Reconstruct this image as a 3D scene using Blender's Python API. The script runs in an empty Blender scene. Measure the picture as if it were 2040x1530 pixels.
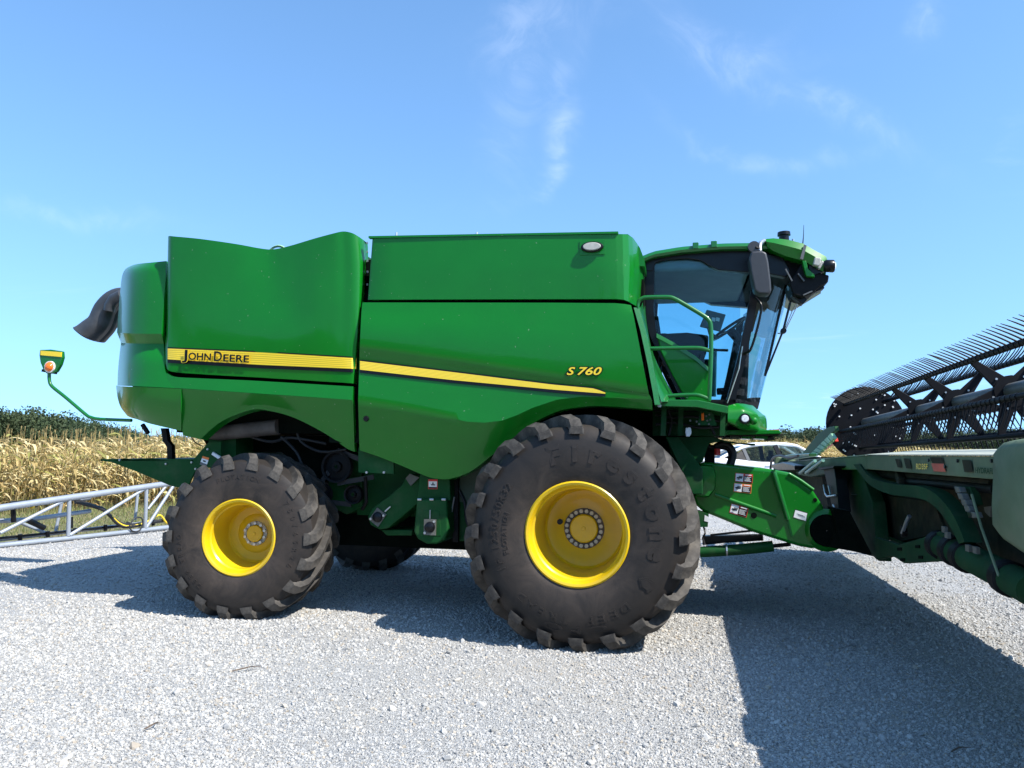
import bpy, bmesh, math, random
import numpy as np
from mathutils import Vector, Matrix, Euler
random.seed(7); rng = np.random.default_rng(7)
sc = bpy.context.scene
COL = sc.collection
R_ = math.radians

# ------------------------------------------------------------------ camera
FPX = 1500.0                                   # focal length in photo pixels (2040 wide)
YAW, PITCH, ROLL = R_(12.5), math.atan(135/1500), R_(0.7)
CAM = Vector((0.857, -6.445, 1.68))
_f0 = Vector((-math.sin(YAW), math.cos(YAW), 0)); _r0 = Vector((math.cos(YAW), math.sin(YAW), 0)); _z = Vector((0, 0, 1))
FW = _f0*math.cos(PITCH) + _z*math.sin(PITCH)
_up = -_f0*math.sin(PITCH) + _z*math.cos(PITCH)
RT = _r0*math.cos(ROLL) + _up*math.sin(ROLL)
UP = _up*math.cos(ROLL) - _r0*math.sin(ROLL)
cam = bpy.data.cameras.new('camera'); cam.sensor_width = 36; cam.lens = 36*FPX/2040
cam.clip_start = 0.05; cam.clip_end = 3000
camo = bpy.data.objects.new('camera', cam); COL.objects.link(camo)
camo.matrix_world = Matrix(((RT.x, UP.x, -FW.x, CAM.x), (RT.y, UP.y, -FW.y, CAM.y), (RT.z, UP.z, -FW.z, CAM.z), (0, 0, 0, 1)))
sc.camera = camo

# ------------------------------------------------------------------ sun and sky
KX, KY = 0.78, 0.31                            # shadow run per metre of height (-X, +Y)
SUN = Vector((KX, -KY, 1)).normalized()        # direction towards the sun
sun = bpy.data.lights.new('sun', 'SUN'); sun.energy = 4.8; sun.angle = R_(0.53); sun.color = (1, 0.955, 0.88)
suno = bpy.data.objects.new('sun', sun); COL.objects.link(suno)
suno.rotation_euler = SUN.to_track_quat('Z', 'Y').to_euler(); suno.location = (0, 0, 30)
world = bpy.data.worlds.new('World'); sc.world = world; world.use_nodes = True
nt = world.node_tree; N = nt.nodes; Lk = nt.links; N.clear()
out = N.new('ShaderNodeOutputWorld'); bg = N.new('ShaderNodeBackground'); bg.inputs['Strength'].default_value = 0.15
sky = N.new('ShaderNodeTexSky'); sky.sky_type = 'NISHITA'; sky.sun_disc = False
sky.sun_elevation = math.asin(SUN.z); sky.sun_rotation = math.atan2(SUN.x, SUN.y)
sky.altitude = 200; sky.air_density = 1.0; sky.dust_density = 0.3; sky.ozone_density = 1.6
tc = N.new('ShaderNodeTexCoord'); sep = N.new('ShaderNodeSeparateXYZ'); Lk.new(tc.outputs['Generated'], sep.inputs[0])
def wm(op, a, b=None):
    n = N.new('ShaderNodeMath'); n.operation = op
    for i, q in enumerate((a, b)):
        if q is None: continue
        if isinstance(q, (int, float)): n.inputs[i].default_value = q
        else: Lk.new(q, n.inputs[i])
    return n.outputs[0]
sv = N.new('ShaderNodeCombineXYZ'); Lk.new(sep.outputs[0], sv.inputs[0]); Lk.new(sep.outputs[1], sv.inputs[1])
Lk.new(wm('ADD', wm('MULTIPLY', wm('MAXIMUM', sep.outputs[2], 0.0), 0.66), 0.15), sv.inputs[2])      # clear air: no milky band low down
vn = N.new('ShaderNodeVectorMath'); vn.operation = 'NORMALIZE'; Lk.new(sv.outputs[0], vn.inputs[0]); Lk.new(vn.outputs[0], sky.inputs['Vector'])
den = wm('ADD', wm('MAXIMUM', sep.outputs[2], 0.0), 0.12)
cmb = N.new('ShaderNodeCombineXYZ'); Lk.new(wm('DIVIDE', sep.outputs[0], den), cmb.inputs[0]); Lk.new(wm('DIVIDE', sep.outputs[1], den), cmb.inputs[1])
def wnoise(scale, detail, rough, dist, rot, sx, sy, off):
    m = N.new('ShaderNodeMapping'); m.inputs['Rotation'].default_value = (0, 0, rot); m.inputs['Scale'].default_value = (sx, sy, 1); m.inputs['Location'].default_value = off
    Lk.new(cmb.outputs[0], m.inputs[0])
    n = N.new('ShaderNodeTexNoise'); n.inputs['Scale'].default_value = scale; n.inputs['Detail'].default_value = detail
    n.inputs['Roughness'].default_value = rough; n.inputs['Distortion'].default_value = dist
    Lk.new(m.outputs[0], n.inputs['Vector']); return n.outputs['Fac']
def ramp01(x, a, b):
    n = N.new('ShaderNodeMapRange'); n.inputs['From Min'].default_value = a; n.inputs['From Max'].default_value = b; n.interpolation_type = 'SMOOTHSTEP'
    Lk.new(x, n.inputs['Value']); return n.outputs['Result']
wisp = ramp01(wnoise(1.5, 9, .62, 2.2, .9, .55, 1.5, (.7, 1.9, 0)), .52, .84)
big = ramp01(wnoise(.55, 3, .5, .4, .3, 1, 1, (3.1, .7, 0)), .52, .75)
cloud = wm('MULTIPLY', wm('MULTIPLY', big, wisp), 0.35)
# cirrus tufts standing at fixed bearings of the sky: tangent-plane coordinates round the north-north-west
def dotc(vec):
    n = N.new('ShaderNodeVectorMath'); n.operation = 'DOT_PRODUCT'; Lk.new(tc.outputs['Generated'], n.inputs[0]); n.inputs[1].default_value = vec; return n.outputs['Value']
dF = wm('MAXIMUM', dotc((-.2164, .9763, 0)), .05); gx = wm('DIVIDE', dotc((.9763, .2164, 0)), dF); gy = wm('DIVIDE', sep.outputs[2], dF)
g3 = N.new('ShaderNodeCombineXYZ'); Lk.new(gx, g3.inputs[0]); Lk.new(gy, g3.inputs[1])
def gnoise(scale, detail, dist, off, rough=.6):
    m = N.new('ShaderNodeMapping'); m.inputs['Location'].default_value = off; Lk.new(g3.outputs[0], m.inputs[0])
    n = N.new('ShaderNodeTexNoise'); n.inputs['Scale'].default_value = scale; n.inputs['Detail'].default_value = detail; n.inputs['Distortion'].default_value = dist; n.inputs['Roughness'].default_value = rough
    Lk.new(m.outputs[0], n.inputs['Vector']); return n
wp = gnoise(3.0, 5, .6, (1, 2, 0)); sepw = N.new('ShaderNodeSeparateColor'); Lk.new(wp.outputs['Color'], sepw.inputs[0])
wx = wm('ADD', gx, wm('MULTIPLY', wm('SUBTRACT', sepw.outputs[0], .5), .16)); wy = wm('ADD', gy, wm('MULTIPLY', wm('SUBTRACT', sepw.outputs[1], .5), .16))
fib = ramp01(gnoise(10, 9, 2.2, (.3, .8, 0), .64).outputs['Fac'], .36, .72)
def tuft(u, v, ang, la, lb, curve, amp):
    cx_, cy_ = (u-1020)/1500, (900-v)/1500*1.02; ca_, sa_ = math.cos(R_(ang)), math.sin(R_(ang))
    dx = wm('SUBTRACT', wx, cx_); dy = wm('SUBTRACT', wy, cy_)
    a_ = wm('ADD', wm('MULTIPLY', dx, ca_), wm('MULTIPLY', dy, sa_)); b_ = wm('SUBTRACT', wm('MULTIPLY', dy, ca_), wm('MULTIPLY', dx, sa_))
    b_ = wm('SUBTRACT', b_, wm('MULTIPLY', wm('MULTIPLY', a_, a_), curve))
    q = wm('ADD', wm('POWER', wm('ABSOLUTE', wm('DIVIDE', a_, la)), 2.0), wm('POWER', wm('ABSOLUTE', wm('DIVIDE', b_, lb)), 2.0))
    return wm('MULTIPLY', wm('EXPONENT', wm('MULTIPLY', q, -1.0)), amp)
tot = None
for t_ in ((1030, 140, 82, .12, .035, 0, .45), (1140, 110, 70, .08, .02, 3, .42), (1130, 300, 62, .07, .014, 5, .9), (1135, 225, 60, .025, .015, 0, .6), (1450, 70, -28, .10, .03, 2.5, .6), (1560, 75, 60, .04, .016, 0, .35), (1680, 225, -27, .12, .022, 0, .55), (1540, 335, -12, .11, .013, 2.5, .5), (1890, 10, 50, .03, .02, 0, .7), (120, 437, -3, .11, .012, 0, .5), (1100, 20, 20, .1, .03, 0, .4)):
    q = tuft(*t_); tot = q if tot is None else wm('ADD', tot, q)
cloud = wm('MINIMUM', wm('ADD', cloud, wm('MULTIPLY', wm('MULTIPLY', tot, wm('ADD', wm('MULTIPLY', fib, .75), .25)), .165)), .6)
mixc = N.new('ShaderNodeMix'); mixc.data_type = 'RGBA'
tint = N.new('ShaderNodeMix'); tint.data_type = 'RGBA'; tint.blend_type = 'MULTIPLY'; tint.inputs[0].default_value = 1; tint.inputs[7].default_value = (.74, .965, 1.09, 1)
Lk.new(sky.outputs[0], tint.inputs[6])
Lk.new(cloud, mixc.inputs[0]); Lk.new(tint.outputs[2], mixc.inputs[6]); mixc.inputs[7].default_value = (6.3, 6.7, 7.4, 1)
Lk.new(mixc.outputs[2], bg.inputs['Color']); Lk.new(bg.outputs[0], out.inputs[0])
sc.view_settings.view_transform = 'Standard'; sc.view_settings.look = 'None'; sc.view_settings.gamma = 1
sc.view_settings.exposure = 0.83; sc.view_settings.use_curve_mapping = False
sc.cycles.max_bounces = 8; sc.cycles.transparent_max_bounces = 16
sc.cycles.sample_clamp_indirect = 6

# ------------------------------------------------------------------ photo pixel -> point on a plane of the place
def ray(u, v): return FW + RT*((u-1020)/FPX) - UP*((v-765)/FPX)
def P(u, v, Y): d = ray(u, v); return CAM + d*((Y-CAM.y)/d.y)
def PX(u, v, X): d = ray(u, v); return CAM + d*((X-CAM.x)/d.x)
def PZ(u, v, Z): d = ray(u, v); return CAM + d*((Z-CAM.z)/d.z)

# ------------------------------------------------------------------ materials
def mat(name): 
    m = bpy.data.materials.new(name); m.use_nodes = True
    return m, m.node_tree.nodes, m.node_tree.links, m.node_tree.nodes['Principled BSDF']
def nz(n, l, scale, detail=4, rough=.55, co='Object', dist=0):
    t = n.new('ShaderNodeTexCoord'); x = n.new('ShaderNodeTexNoise')
    x.inputs['Scale'].default_value = scale; x.inputs['Detail'].default_value = detail; x.inputs['Roughness'].default_value = rough; x.inputs['Distortion'].default_value = dist
    l.new(t.outputs[co], x.inputs['Vector']); return x.outputs['Fac']
def rmp(n, l, fac, stops):
    r = n.new('ShaderNodeValToRGB'); e = r.color_ramp.elements
    while len(e) < len(stops): e.new(.5)
    for k, (p, c) in enumerate(stops):
        e[k].position = p; e[k].color = (c, c, c, 1) if isinstance(c, (int, float)) else (*c, 1)
    l.new(fac, r.inputs[0]); return r.outputs[0]
def mixn(n, l, f, a, b):
    x = n.new('ShaderNodeMix'); x.data_type = 'RGBA'
    for i, q in ((0, f), (6, a), (7, b)):
        if isinstance(q, (int, float)): x.inputs[i].default_value = q
        elif isinstance(q, tuple): x.inputs[i].default_value = (*q, 1)
        else: l.new(q, x.inputs[i])
    return x.outputs[2]
def bump(n, l, b, h, strength, dist):
    x = n.new('ShaderNodeBump'); x.inputs['Strength'].default_value = strength; x.inputs['Distance'].default_value = dist
    l.new(h, x.inputs['Height']); l.new(x.outputs[0], b.inputs['Normal'])
def simple(name, c, rough=.5, metal=0, coat=0, vary=.12, scale=6, spec=.5, bmp=0, dust=None, wave=0, specks=0):
    m, n, l, b = mat(name)
    f = nz(n, l, scale, 5)
    lo = tuple(q*(1-vary) for q in c); hi = tuple(min(1, q*(1+vary)) for q in c)
    col = rmp(n, l, f, [(.3, lo), (.7, hi)])
    if dust:
        d = rmp(n, l, nz(n, l, dust[1], 7, .65), [(dust[2], 0.0), (dust[3], dust[4])])
        col = mixn(n, l, d, col, dust[0])
        rr = mixn(n, l, d, (rough,)*3, (.8,)*3); l.new(rr, b.inputs['Roughness'])
    else:
        l.new(rmp(n, l, nz(n, l, scale*3, 4), [(.3, max(.02, rough*.85)), (.7, min(1, rough*1.15))]), b.inputs['Roughness'])
    if specks: col = mixn(n, l, rmp(n, l, nz(n, l, 34, 2, .5), [(.74, 0.0), (.78, specks)]), col, (.35, .36, .30))
    l.new(col, b.inputs['Base Color'])
    b.inputs['Metallic'].default_value = metal; b.inputs['Coat Weight'].default_value = coat; b.inputs['Coat Roughness'].default_value = .05
    b.inputs['Specular IOR Level'].default_value = spec
    if wave: bump(n, l, b, nz(n, l, 1.3, 2, .4), .18, wave)
    if bmp: bump(n, l, b, nz(n, l, scale*12, 3), bmp, .004)
    return m
M = {}
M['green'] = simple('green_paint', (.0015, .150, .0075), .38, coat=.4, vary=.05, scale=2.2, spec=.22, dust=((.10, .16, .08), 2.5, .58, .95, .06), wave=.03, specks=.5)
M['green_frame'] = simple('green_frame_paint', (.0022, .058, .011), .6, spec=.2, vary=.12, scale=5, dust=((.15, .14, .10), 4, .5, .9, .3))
M['green_rail'] = simple('green_rail_paint', (.003, .125, .016), .35, coat=.3, vary=.08)
M['faded'] = simple('faded_green_paint', (.125, .175, .105), .75, spec=.18, vary=.2, scale=3, dust=((.24, .23, .17), 3.2, .45, .85, .6))
M['faded_dark'] = simple('old_green_paint', (.011, .052, .020), .75, spec=.15, vary=.25, scale=4, dust=((.09, .075, .05), 5, .5, .85, .5))
M['rusty'] = simple('rusty_sheet', (.032, .034, .022), .85, spec=.15, vary=.35, scale=9, dust=((.11, .07, .045), 5, .5, .85, .6))
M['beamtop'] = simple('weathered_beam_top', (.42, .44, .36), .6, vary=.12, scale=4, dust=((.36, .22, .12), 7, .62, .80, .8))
M['yellow'] = simple('yellow_wheel_paint', (.64, .42, .004), .36, coat=.25, vary=.05, scale=3, dust=((.30, .20, .06), 6, .48, .9, .45))
M['decalyellow'] = simple('decal_yellow', (.86, .60, .02), .35, coat=.3, vary=.02)
M['amber'] = simple('amber_lens', (.9, .16, .008), .15, coat=.6, vary=.15, scale=40)
M['black'] = simple('black_paint', (.0045, .0045, .0055), .32, vary=.2, spec=.3)
M['blackm'] = simple('black_matt', (.0045, .0048, .0055), .6, vary=.25, spec=.2, dust=((.04, .038, .033), 5, .5, .9, .25))
M['void'] = simple('machine_inside_shade', (.003, .0055, .0035), .9, vary=.4, spec=.08)  # near-black stands in for shade inside the machine and in its openings
M['rubberhose'] = simple('rubber_hose', (.015, .015, .016), .55, vary=.2)
M['mirror'] = simple('mirror_housing', (.035, .036, .040), .45, vary=.08, scale=20, bmp=.1)
M['greyplastic'] = simple('grey_plastic', (.10, .105, .11), .6, vary=.08)
M['headliner'] = simple('grey_headliner', (.30, .32, .34), .9, vary=.08)
M['duct'] = simple('black_exhaust_duct', (.045, .047, .052), .42, vary=.2, scale=8, dust=((.12, .12, .12), 4, .5, .9, .4))
M['steel'] = simple('zinc_steel', (.55, .56, .57), .38, metal=.85, vary=.12)
M['alu'] = simple('aluminium_tube', (.33, .36, .40), .42, metal=.3, vary=.08, scale=3)
M['lamp'] = simple('lamp_lens', (.75, .76, .78), .12, coat=.8, vary=.25, scale=60)
M['lampbody'] = simple('lamp_body_grey', (.42, .41, .36), .5, vary=.15, scale=20)
M['white'] = simple('white_print', (.78, .78, .76), .45, vary=.03)
M['orange'] = simple('orange_print', (.85, .20, .03), .5, vary=.03)
M['red'] = simple('red_print', (.62, .03, .02), .45, vary=.05)
M['redfade'] = simple('faded_red_reflector', (.55, .09, .055), .5, vary=.15)
M['carwhite'] = simple('white_car_paint', (.78, .79, .80), .25, coat=.7, vary=.02)
M['teal'] = simple('pale_green_rod', (.22, .42, .34), .4, vary=.1)
M['palegreen'] = simple('pale_green_step', (.25, .45, .26), .55, vary=.15)
M['hosey'] = simple('yellow_hose', (.75, .52, .03), .5, vary=.1)
M['duct_brown'] = simple('dusty_duct', (.10, .085, .075), .7, vary=.3, scale=6)
M['twig'] = simple('dry_twig', (.10, .07, .05), .9, vary=.3)
M['reel'] = simple('reel_black', (.004, .0045, .007), .6, vary=.2, spec=.15, dust=((.05, .05, .05), 6, .6, .95, .2))
M['tine'] = simple('tine_black', (.003, .0035, .006), .6, vary=.15, spec=.18)
M['shaftgrey'] = simple('reel_shaft_grey', (.11, .11, .10), .55, vary=.15, scale=3)
M['valve'] = simple('dull_zinc', (.11, .11, .095), .55, vary=.2)

def rubber():
    m, n, l, b = mat('tyre_rubber')
    f = nz(n, l, 4.5, 9, .7, dist=.8); g = nz(n, l, 40, 5, .6)
    t = n.new('ShaderNodeTexCoord'); s = n.new('ShaderNodeSeparateXYZ'); l.new(t.outputs['Object'], s.inputs[0])
    q = n.new('ShaderNodeMath'); q.operation = 'MULTIPLY'; l.new(s.outputs[0], q.inputs[0]); l.new(s.outputs[0], q.inputs[1])
    w = n.new('ShaderNodeMath'); w.operation = 'MULTIPLY_ADD'; l.new(s.outputs[2], w.inputs[0]); l.new(s.outputs[2], w.inputs[1]); l.new(q.outputs[0], w.inputs[2])
    k = n.new('ShaderNodeMath'); k.operation = 'SQRT'; l.new(w.outputs[0], k.inputs[0])
    near = rmp(n, l, k.outputs[0], [(.42, .9), (.60, .5), (.80, .18), (.92, .4)])     # dry dust by the rim and at the shoulder
    mul = n.new('ShaderNodeMath'); mul.operation = 'MULTIPLY'; l.new(near, mul.inputs[0]); l.new(rmp(n, l, f, [(.3, .15), (.7, 1.0)]), mul.inputs[1])
    c = mixn(n, l, mul.outputs[0], (.0125, .012, .012), (.085, .064, .050))
    l.new(c, b.inputs['Base Color']); b.inputs['Roughness'].default_value = .58; b.inputs['Specular IOR Level'].default_value = .28
    bump(n, l, b, g, .25, .003); return m
M['rubber'] = rubber()
M['lug'] = simple('tyre_lug_rubber', (.040, .036, .032), .75, vary=.35, scale=9, spec=.3, bmp=.35, dust=((.19, .17, .145), 7, .45, .8, .65))
M['tyreprint'] = simple('tyre_lettering', (.016, .016, .017), .5, vary=.1)

def glass(name, tint, gloss=.06):
    m, n, l, b = mat(name); n.remove(b)
    o = n['Material Output']; tr = n.new('ShaderNodeBsdfTransparent'); tr.inputs[0].default_value = (*tint, 1)
    gl = n.new('ShaderNodeBsdfGlossy'); gl.inputs['Roughness'].default_value = .02; gl.inputs['Color'].default_value = (.9, .95, 1, 1)
    f0 = n.new('ShaderNodeFresnel'); f0.inputs['IOR'].default_value = 1.4; fr = n.new('ShaderNodeMath'); fr.operation = 'MULTIPLY'; fr.inputs[1].default_value = .55; l.new(f0.outputs[0], fr.inputs[0])
    mx = n.new('ShaderNodeMixShader'); l.new(fr.outputs[0], mx.inputs[0]); l.new(tr.outputs[0], mx.inputs[1]); l.new(gl.outputs[0], mx.inputs[2]); l.new(mx.outputs[0], o.inputs[0])
    return m
M['glass'] = glass('cab_glass', (.72, .88, .92))
M['carglass'] = glass('car_glass', (.55, .62, .62))

def stripe_mat():
    m, n, l, b = mat('ribbed_yellow_stripe')
    t = n.new('ShaderNodeTexCoord'); s = n.new('ShaderNodeSeparateXYZ'); l.new(t.outputs['UV'], s.inputs[0])
    a = n.new('ShaderNodeMath'); a.operation = 'MULTIPLY'; a.inputs[1].default_value = 6; l.new(s.outputs[1], a.inputs[0])
    f = n.new('ShaderNodeMath'); f.operation = 'FRACT'; l.new(a.outputs[0], f.inputs[0])
    l.new(rmp(n, l, f.outputs[0], [(.0, (.42, .30, .01)), (.2, (.88, .62, .03)), (.7, (.88, .62, .03)), (.95, (.5, .36, .01))]), b.inputs['Base Color'])
    b.inputs['Roughness'].default_value = .35; b.inputs['Coat Weight'].default_value = .3; return m
M['stripe'] = stripe_mat()
def mesh_mat():
    m, n, l, b = mat('perforated_screen')
    t = n.new('ShaderNodeTexCoord'); v = n.new('ShaderNodeTexVoronoi'); v.inputs['Scale'].default_value = 55; v.inputs['Randomness'].default_value = .15
    l.new(t.outputs['Object'], v.inputs['Vector'])
    l.new(rmp(n, l, v.outputs['Distance'], [(.35, (.002, .003, .002)), (.5, (.03, .06, .035))]), b.inputs['Base Color']); b.inputs['Roughness'].default_value = .6; return m
M['screen'] = mesh_mat()

# ------------------------------------------------------------------ mesh helpers
def org(parent):
    o = Vector((0, 0, 0)); p = parent
    while p is not None: o += p.location; p = p.parent
    return o
def put(name, me, parent=None, loc=None):
    o = bpy.data.objects.new(name, me); COL.objects.link(o)
    if parent is not None: o.parent = parent
    if loc is not None: o.location = loc
    return o
def thing(name, label, cat, loc=(0, 0, 0), rot=0, group=None):
    o = bpy.data.objects.new(name, None); COL.objects.link(o); o.location = loc; o.rotation_euler = (0, 0, rot); o.empty_display_size = .2
    o['label'] = label; o['category'] = cat
    if group: o['group'] = group
    return o
def tag(o, label=None, cat=None, group=None, kind=None):
    for k, v in (('label', label), ('category', cat), ('group', group), ('kind', kind)):
        if v: o[k] = v
    return o

class MB:
    def __init__(s): s.v = []; s.f = []; s.mi = []; s.uv = {}
    def add(s, vs, fs, mi=0):
        b = len(s.v); s.v += [Vector(p) for p in vs]
        for f in fs: s.f.append(tuple(b+i for i in f)); s.mi.append(mi)
        return s
    def hexa(s, p, mi=0):
        return s.add(p, [(0, 3, 2, 1), (4, 5, 6, 7), (0, 1, 5, 4), (1, 2, 6, 5), (2, 3, 7, 6), (3, 0, 4, 7)], mi)
    def box(s, a, b, mi=0):
        (x0, y0, z0), (x1, y1, z1) = a, b
        return s.hexa([(x0, y0, z0), (x1, y0, z0), (x1, y1, z0), (x0, y1, z0), (x0, y0, z1), (x1, y0, z1), (x1, y1, z1), (x0, y1, z1)], mi)
    def bar(s, p, q, w, h, up=(0, 0, 1), mi=0, w2=None, h2=None):
        p, q = Vector(p), Vector(q); d = (q-p).normalized(); side = d.cross(Vector(up))
        if side.length < 1e-4: side = d.cross(Vector((1, 0, 0)))
        side.normalize(); u = side.cross(d).normalized(); w2 = w if w2 is None else w2; h2 = h if h2 is None else h2
        a = [p-side*w/2-u*h/2, p+side*w/2-u*h/2, p+side*w/2+u*h/2, p-side*w/2+u*h/2]
        b = [q-side*w2/2-u*h2/2, q+side*w2/2-u*h2/2, q+side*w2/2+u*h2/2, q-side*w2/2+u*h2/2]
        return s.add(a+b, [(3, 2, 1, 0), (4, 5, 6, 7), (0, 1, 5, 4), (1, 2, 6, 5), (2, 3, 7, 6), (3, 0, 4, 7)], mi)
    def tube(s, pts, r, n=10, cap=True, mi=0):
        pts = [Vector(p) for p in pts]; k = len(pts); rr = r if isinstance(r, (list, tuple)) else [r]*k
        rings = []; ref = None
        for i in range(k):
            d = (pts[min(i+1, k-1)]-pts[max(i-1, 0)]).normalized()
            if ref is None: ref = d.cross(Vector((0, 0, 1)) if abs(d.z) < .9 else Vector((1, 0, 0))).normalized()
            ref = (ref-d*ref.dot(d)).normalized(); w = d.cross(ref)
            rings.append([pts[i]+(ref*math.cos(2*math.pi*j/n)+w*math.sin(2*math.pi*j/n))*rr[i] for j in range(n)])
        vs = [p for g in rings for p in g]; fs = []
        for i in range(k-1):
            for j in range(n): fs.append((i*n+j, i*n+(j+1) % n, (i+1)*n+(j+1) % n, (i+1)*n+j))
        if cap: fs += [tuple(range(n-1, -1, -1)), tuple((k-1)*n+j for j in range(n))]
        return s.add(vs, fs, mi)
    def cyl(s, p, q, r, n=16, mi=0, r2=None): return s.tube([p, q], [r, r if r2 is None else r2], n, True, mi)
    def lathe(s, prof, n=48, c=(0, 0, 0), mi=0, closed=False):     # profile of (radius, y) round the Y axis
        vs = []; fs = []; k = len(prof)
        for j in range(n):
            a = 2*math.pi*j/n
            for r, y in prof: vs.append((c[0]+r*math.cos(a), c[1]+y, c[2]+r*math.sin(a)))
        for j in range(n):
            for i in range(k-1 if not closed else k):
                i2 = (i+1) % k; fs.append((j*k+i, j*k+i2, ((j+1) % n)*k+i2, ((j+1) % n)*k+i))
        return s.add(vs, fs, mi)
    def prism(s, poly, vec, mi=0):
        poly = [Vector(p) for p in poly]; vec = Vector(vec); k = len(poly)
        return s.add(poly+[p+vec for p in poly], [tuple(range(k)), tuple(range(2*k-1, k-1, -1))]+[(i, i+k, (i+1) % k+k, (i+1) % k) for i in range(k)], mi)
    def pxprism(s, pts, Y, depth, mi=0): return s.prism([P(u, v, Y) for u, v in pts], (0, depth, 0), mi)
    def grid(s, rows, mi=0, uv=False):
        b = len(s.v); k = len(rows[0])
        for i, r in enumerate(rows):
            for j, p in enumerate(r):
                s.v.append(Vector(p))
                if uv: s.uv[len(s.v)-1] = (j/(k-1), i/(len(rows)-1))
        for i in range(len(rows)-1):
            for j in range(k-1): s.f.append((b+i*k+j, b+i*k+j+1, b+(i+1)*k+j+1, b+(i+1)*k+j)); s.mi.append(mi)
        return s
    def build(s, name, mats, parent=None, smooth=None, bevel=None, solid=None, seg=2, loc=None, local=False):
        me = bpy.data.meshes.new(name); o = Vector((0, 0, 0)) if local else (org(parent) if parent is not None else Vector((0, 0, 0)))
        if loc is not None: o = o + Vector(loc)
        me.from_pydata([tuple(p-o) for p in s.v], [], s.f)
        mats = mats if isinstance(mats, (list, tuple)) else [mats]
        for m in mats: me.materials.append(M[m] if isinstance(m, str) else m)
        if len(mats) > 1: me.polygons.foreach_set('material_index', s.mi)
        if s.uv:
            ul = me.uv_layers.new(name='UVMap')
            for lp in me.loops: ul.data[lp.index].uv = s.uv.get(lp.vertex_index, (0, 0))
        bm = bmesh.new(); bm.from_mesh(me); bmesh.ops.recalc_face_normals(bm, faces=bm.faces); bm.to_mesh(me); bm.free()
        if smooth:
            me.polygons.foreach_set('use_smooth', [True]*len(me.polygons)); me.set_sharp_from_angle(angle=R_(smooth))
        ob = put(name, me, parent, loc)
        if solid:
            md = ob.modifiers.new('thick', 'SOLIDIFY'); md.thickness = solid; md.offset = 0
        if bevel:
            md = ob.modifiers.new('bevel', 'BEVEL'); md.width = bevel; md.segments = seg; md.limit_method = 'ANGLE'; md.angle_limit = R_(35)
        return ob

def catmull(pts, k=6):
    out = []
    for i in range(len(pts)-1):
        p0, p1, p2, p3 = pts[max(i-1, 0)], pts[i], pts[i+1], pts[min(i+2, len(pts)-1)]
        for j in range(k):
            t = j/k; out.append(tuple(.5*((2*b)+(-a+c)*t+(2*a-5*b+4*c-d)*t*t+(-a+3*b-3*c+d)*t**3) for a, b, c, d in zip(p0, p1, p2, p3)))
    out.append(tuple(pts[-1])); return out
def resample(pts, n, mode='len'):
    a = np.array(pts, float)
    d = np.abs(np.diff(a[:, 0])) if mode == 'u' else np.hypot(np.diff(a[:, 0]), np.diff(a[:, 1]))
    t = np.concatenate([[0], np.cumsum(d+1e-6)]); t /= t[-1]; s = np.linspace(0, 1, n)
    return np.stack([np.interp(s, t, a[:, k]) for k in range(a.shape[1])], 1)
def fillY(c):                                  # give every point of a traced curve its Y
    y = None; out = []
    for p in c:
        if len(p) > 2: y = p[2]
        out.append((p[0], p[1], y))
    return out
def pxrows(curves, n, sub, mode='len', sm=False, smx=False):
    cs = [resample(catmull(fillY(c)) if sm else fillY(c), n, mode) for c in curves]
    if smx:
        seq = list(zip(*[[tuple(q) for q in c] for c in cs])); cols = [catmull(list(q), sub if isinstance(sub, int) else 4) for q in seq]
        rows = [np.array([c[i] for c in cols]) for i in range(len(cols[0]))]
    else:
        rows = []
        for k in range(len(cs)-1):
            m = sub if isinstance(sub, int) else sub[k]
            for j in range(m): rows.append(cs[k]*(1-j/m)+cs[k+1]*(j/m))
        rows.append(cs[-1])
    return [[P(u, v, y) for u, v, y in r] for r in rows]
def flanged(rows, d, sides='tblr'):
    w = Vector((0, d, 0)); rows = [list(r) for r in rows]
    if 'l' in sides: rows = [[r[0]+w]+r for r in rows]
    if 'r' in sides: rows = [r+[r[-1]+w] for r in rows]
    if 't' in sides: rows = [[p+w for p in rows[0]]]+rows
    if 'b' in sides: rows = rows+[[p+w for p in rows[-1]]]
    return rows
def panel(name, curves, n, sub, parent, m='green', mode='len', sm=False, smx=False, fl=.05, sides='tblr', smooth=24, bevel=.008):
    b = MB(); b.grid(flanged(pxrows(curves, n, sub, mode, sm, smx), fl, sides)); return b.build(name, m, parent, smooth=smooth, bevel=None)

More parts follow.
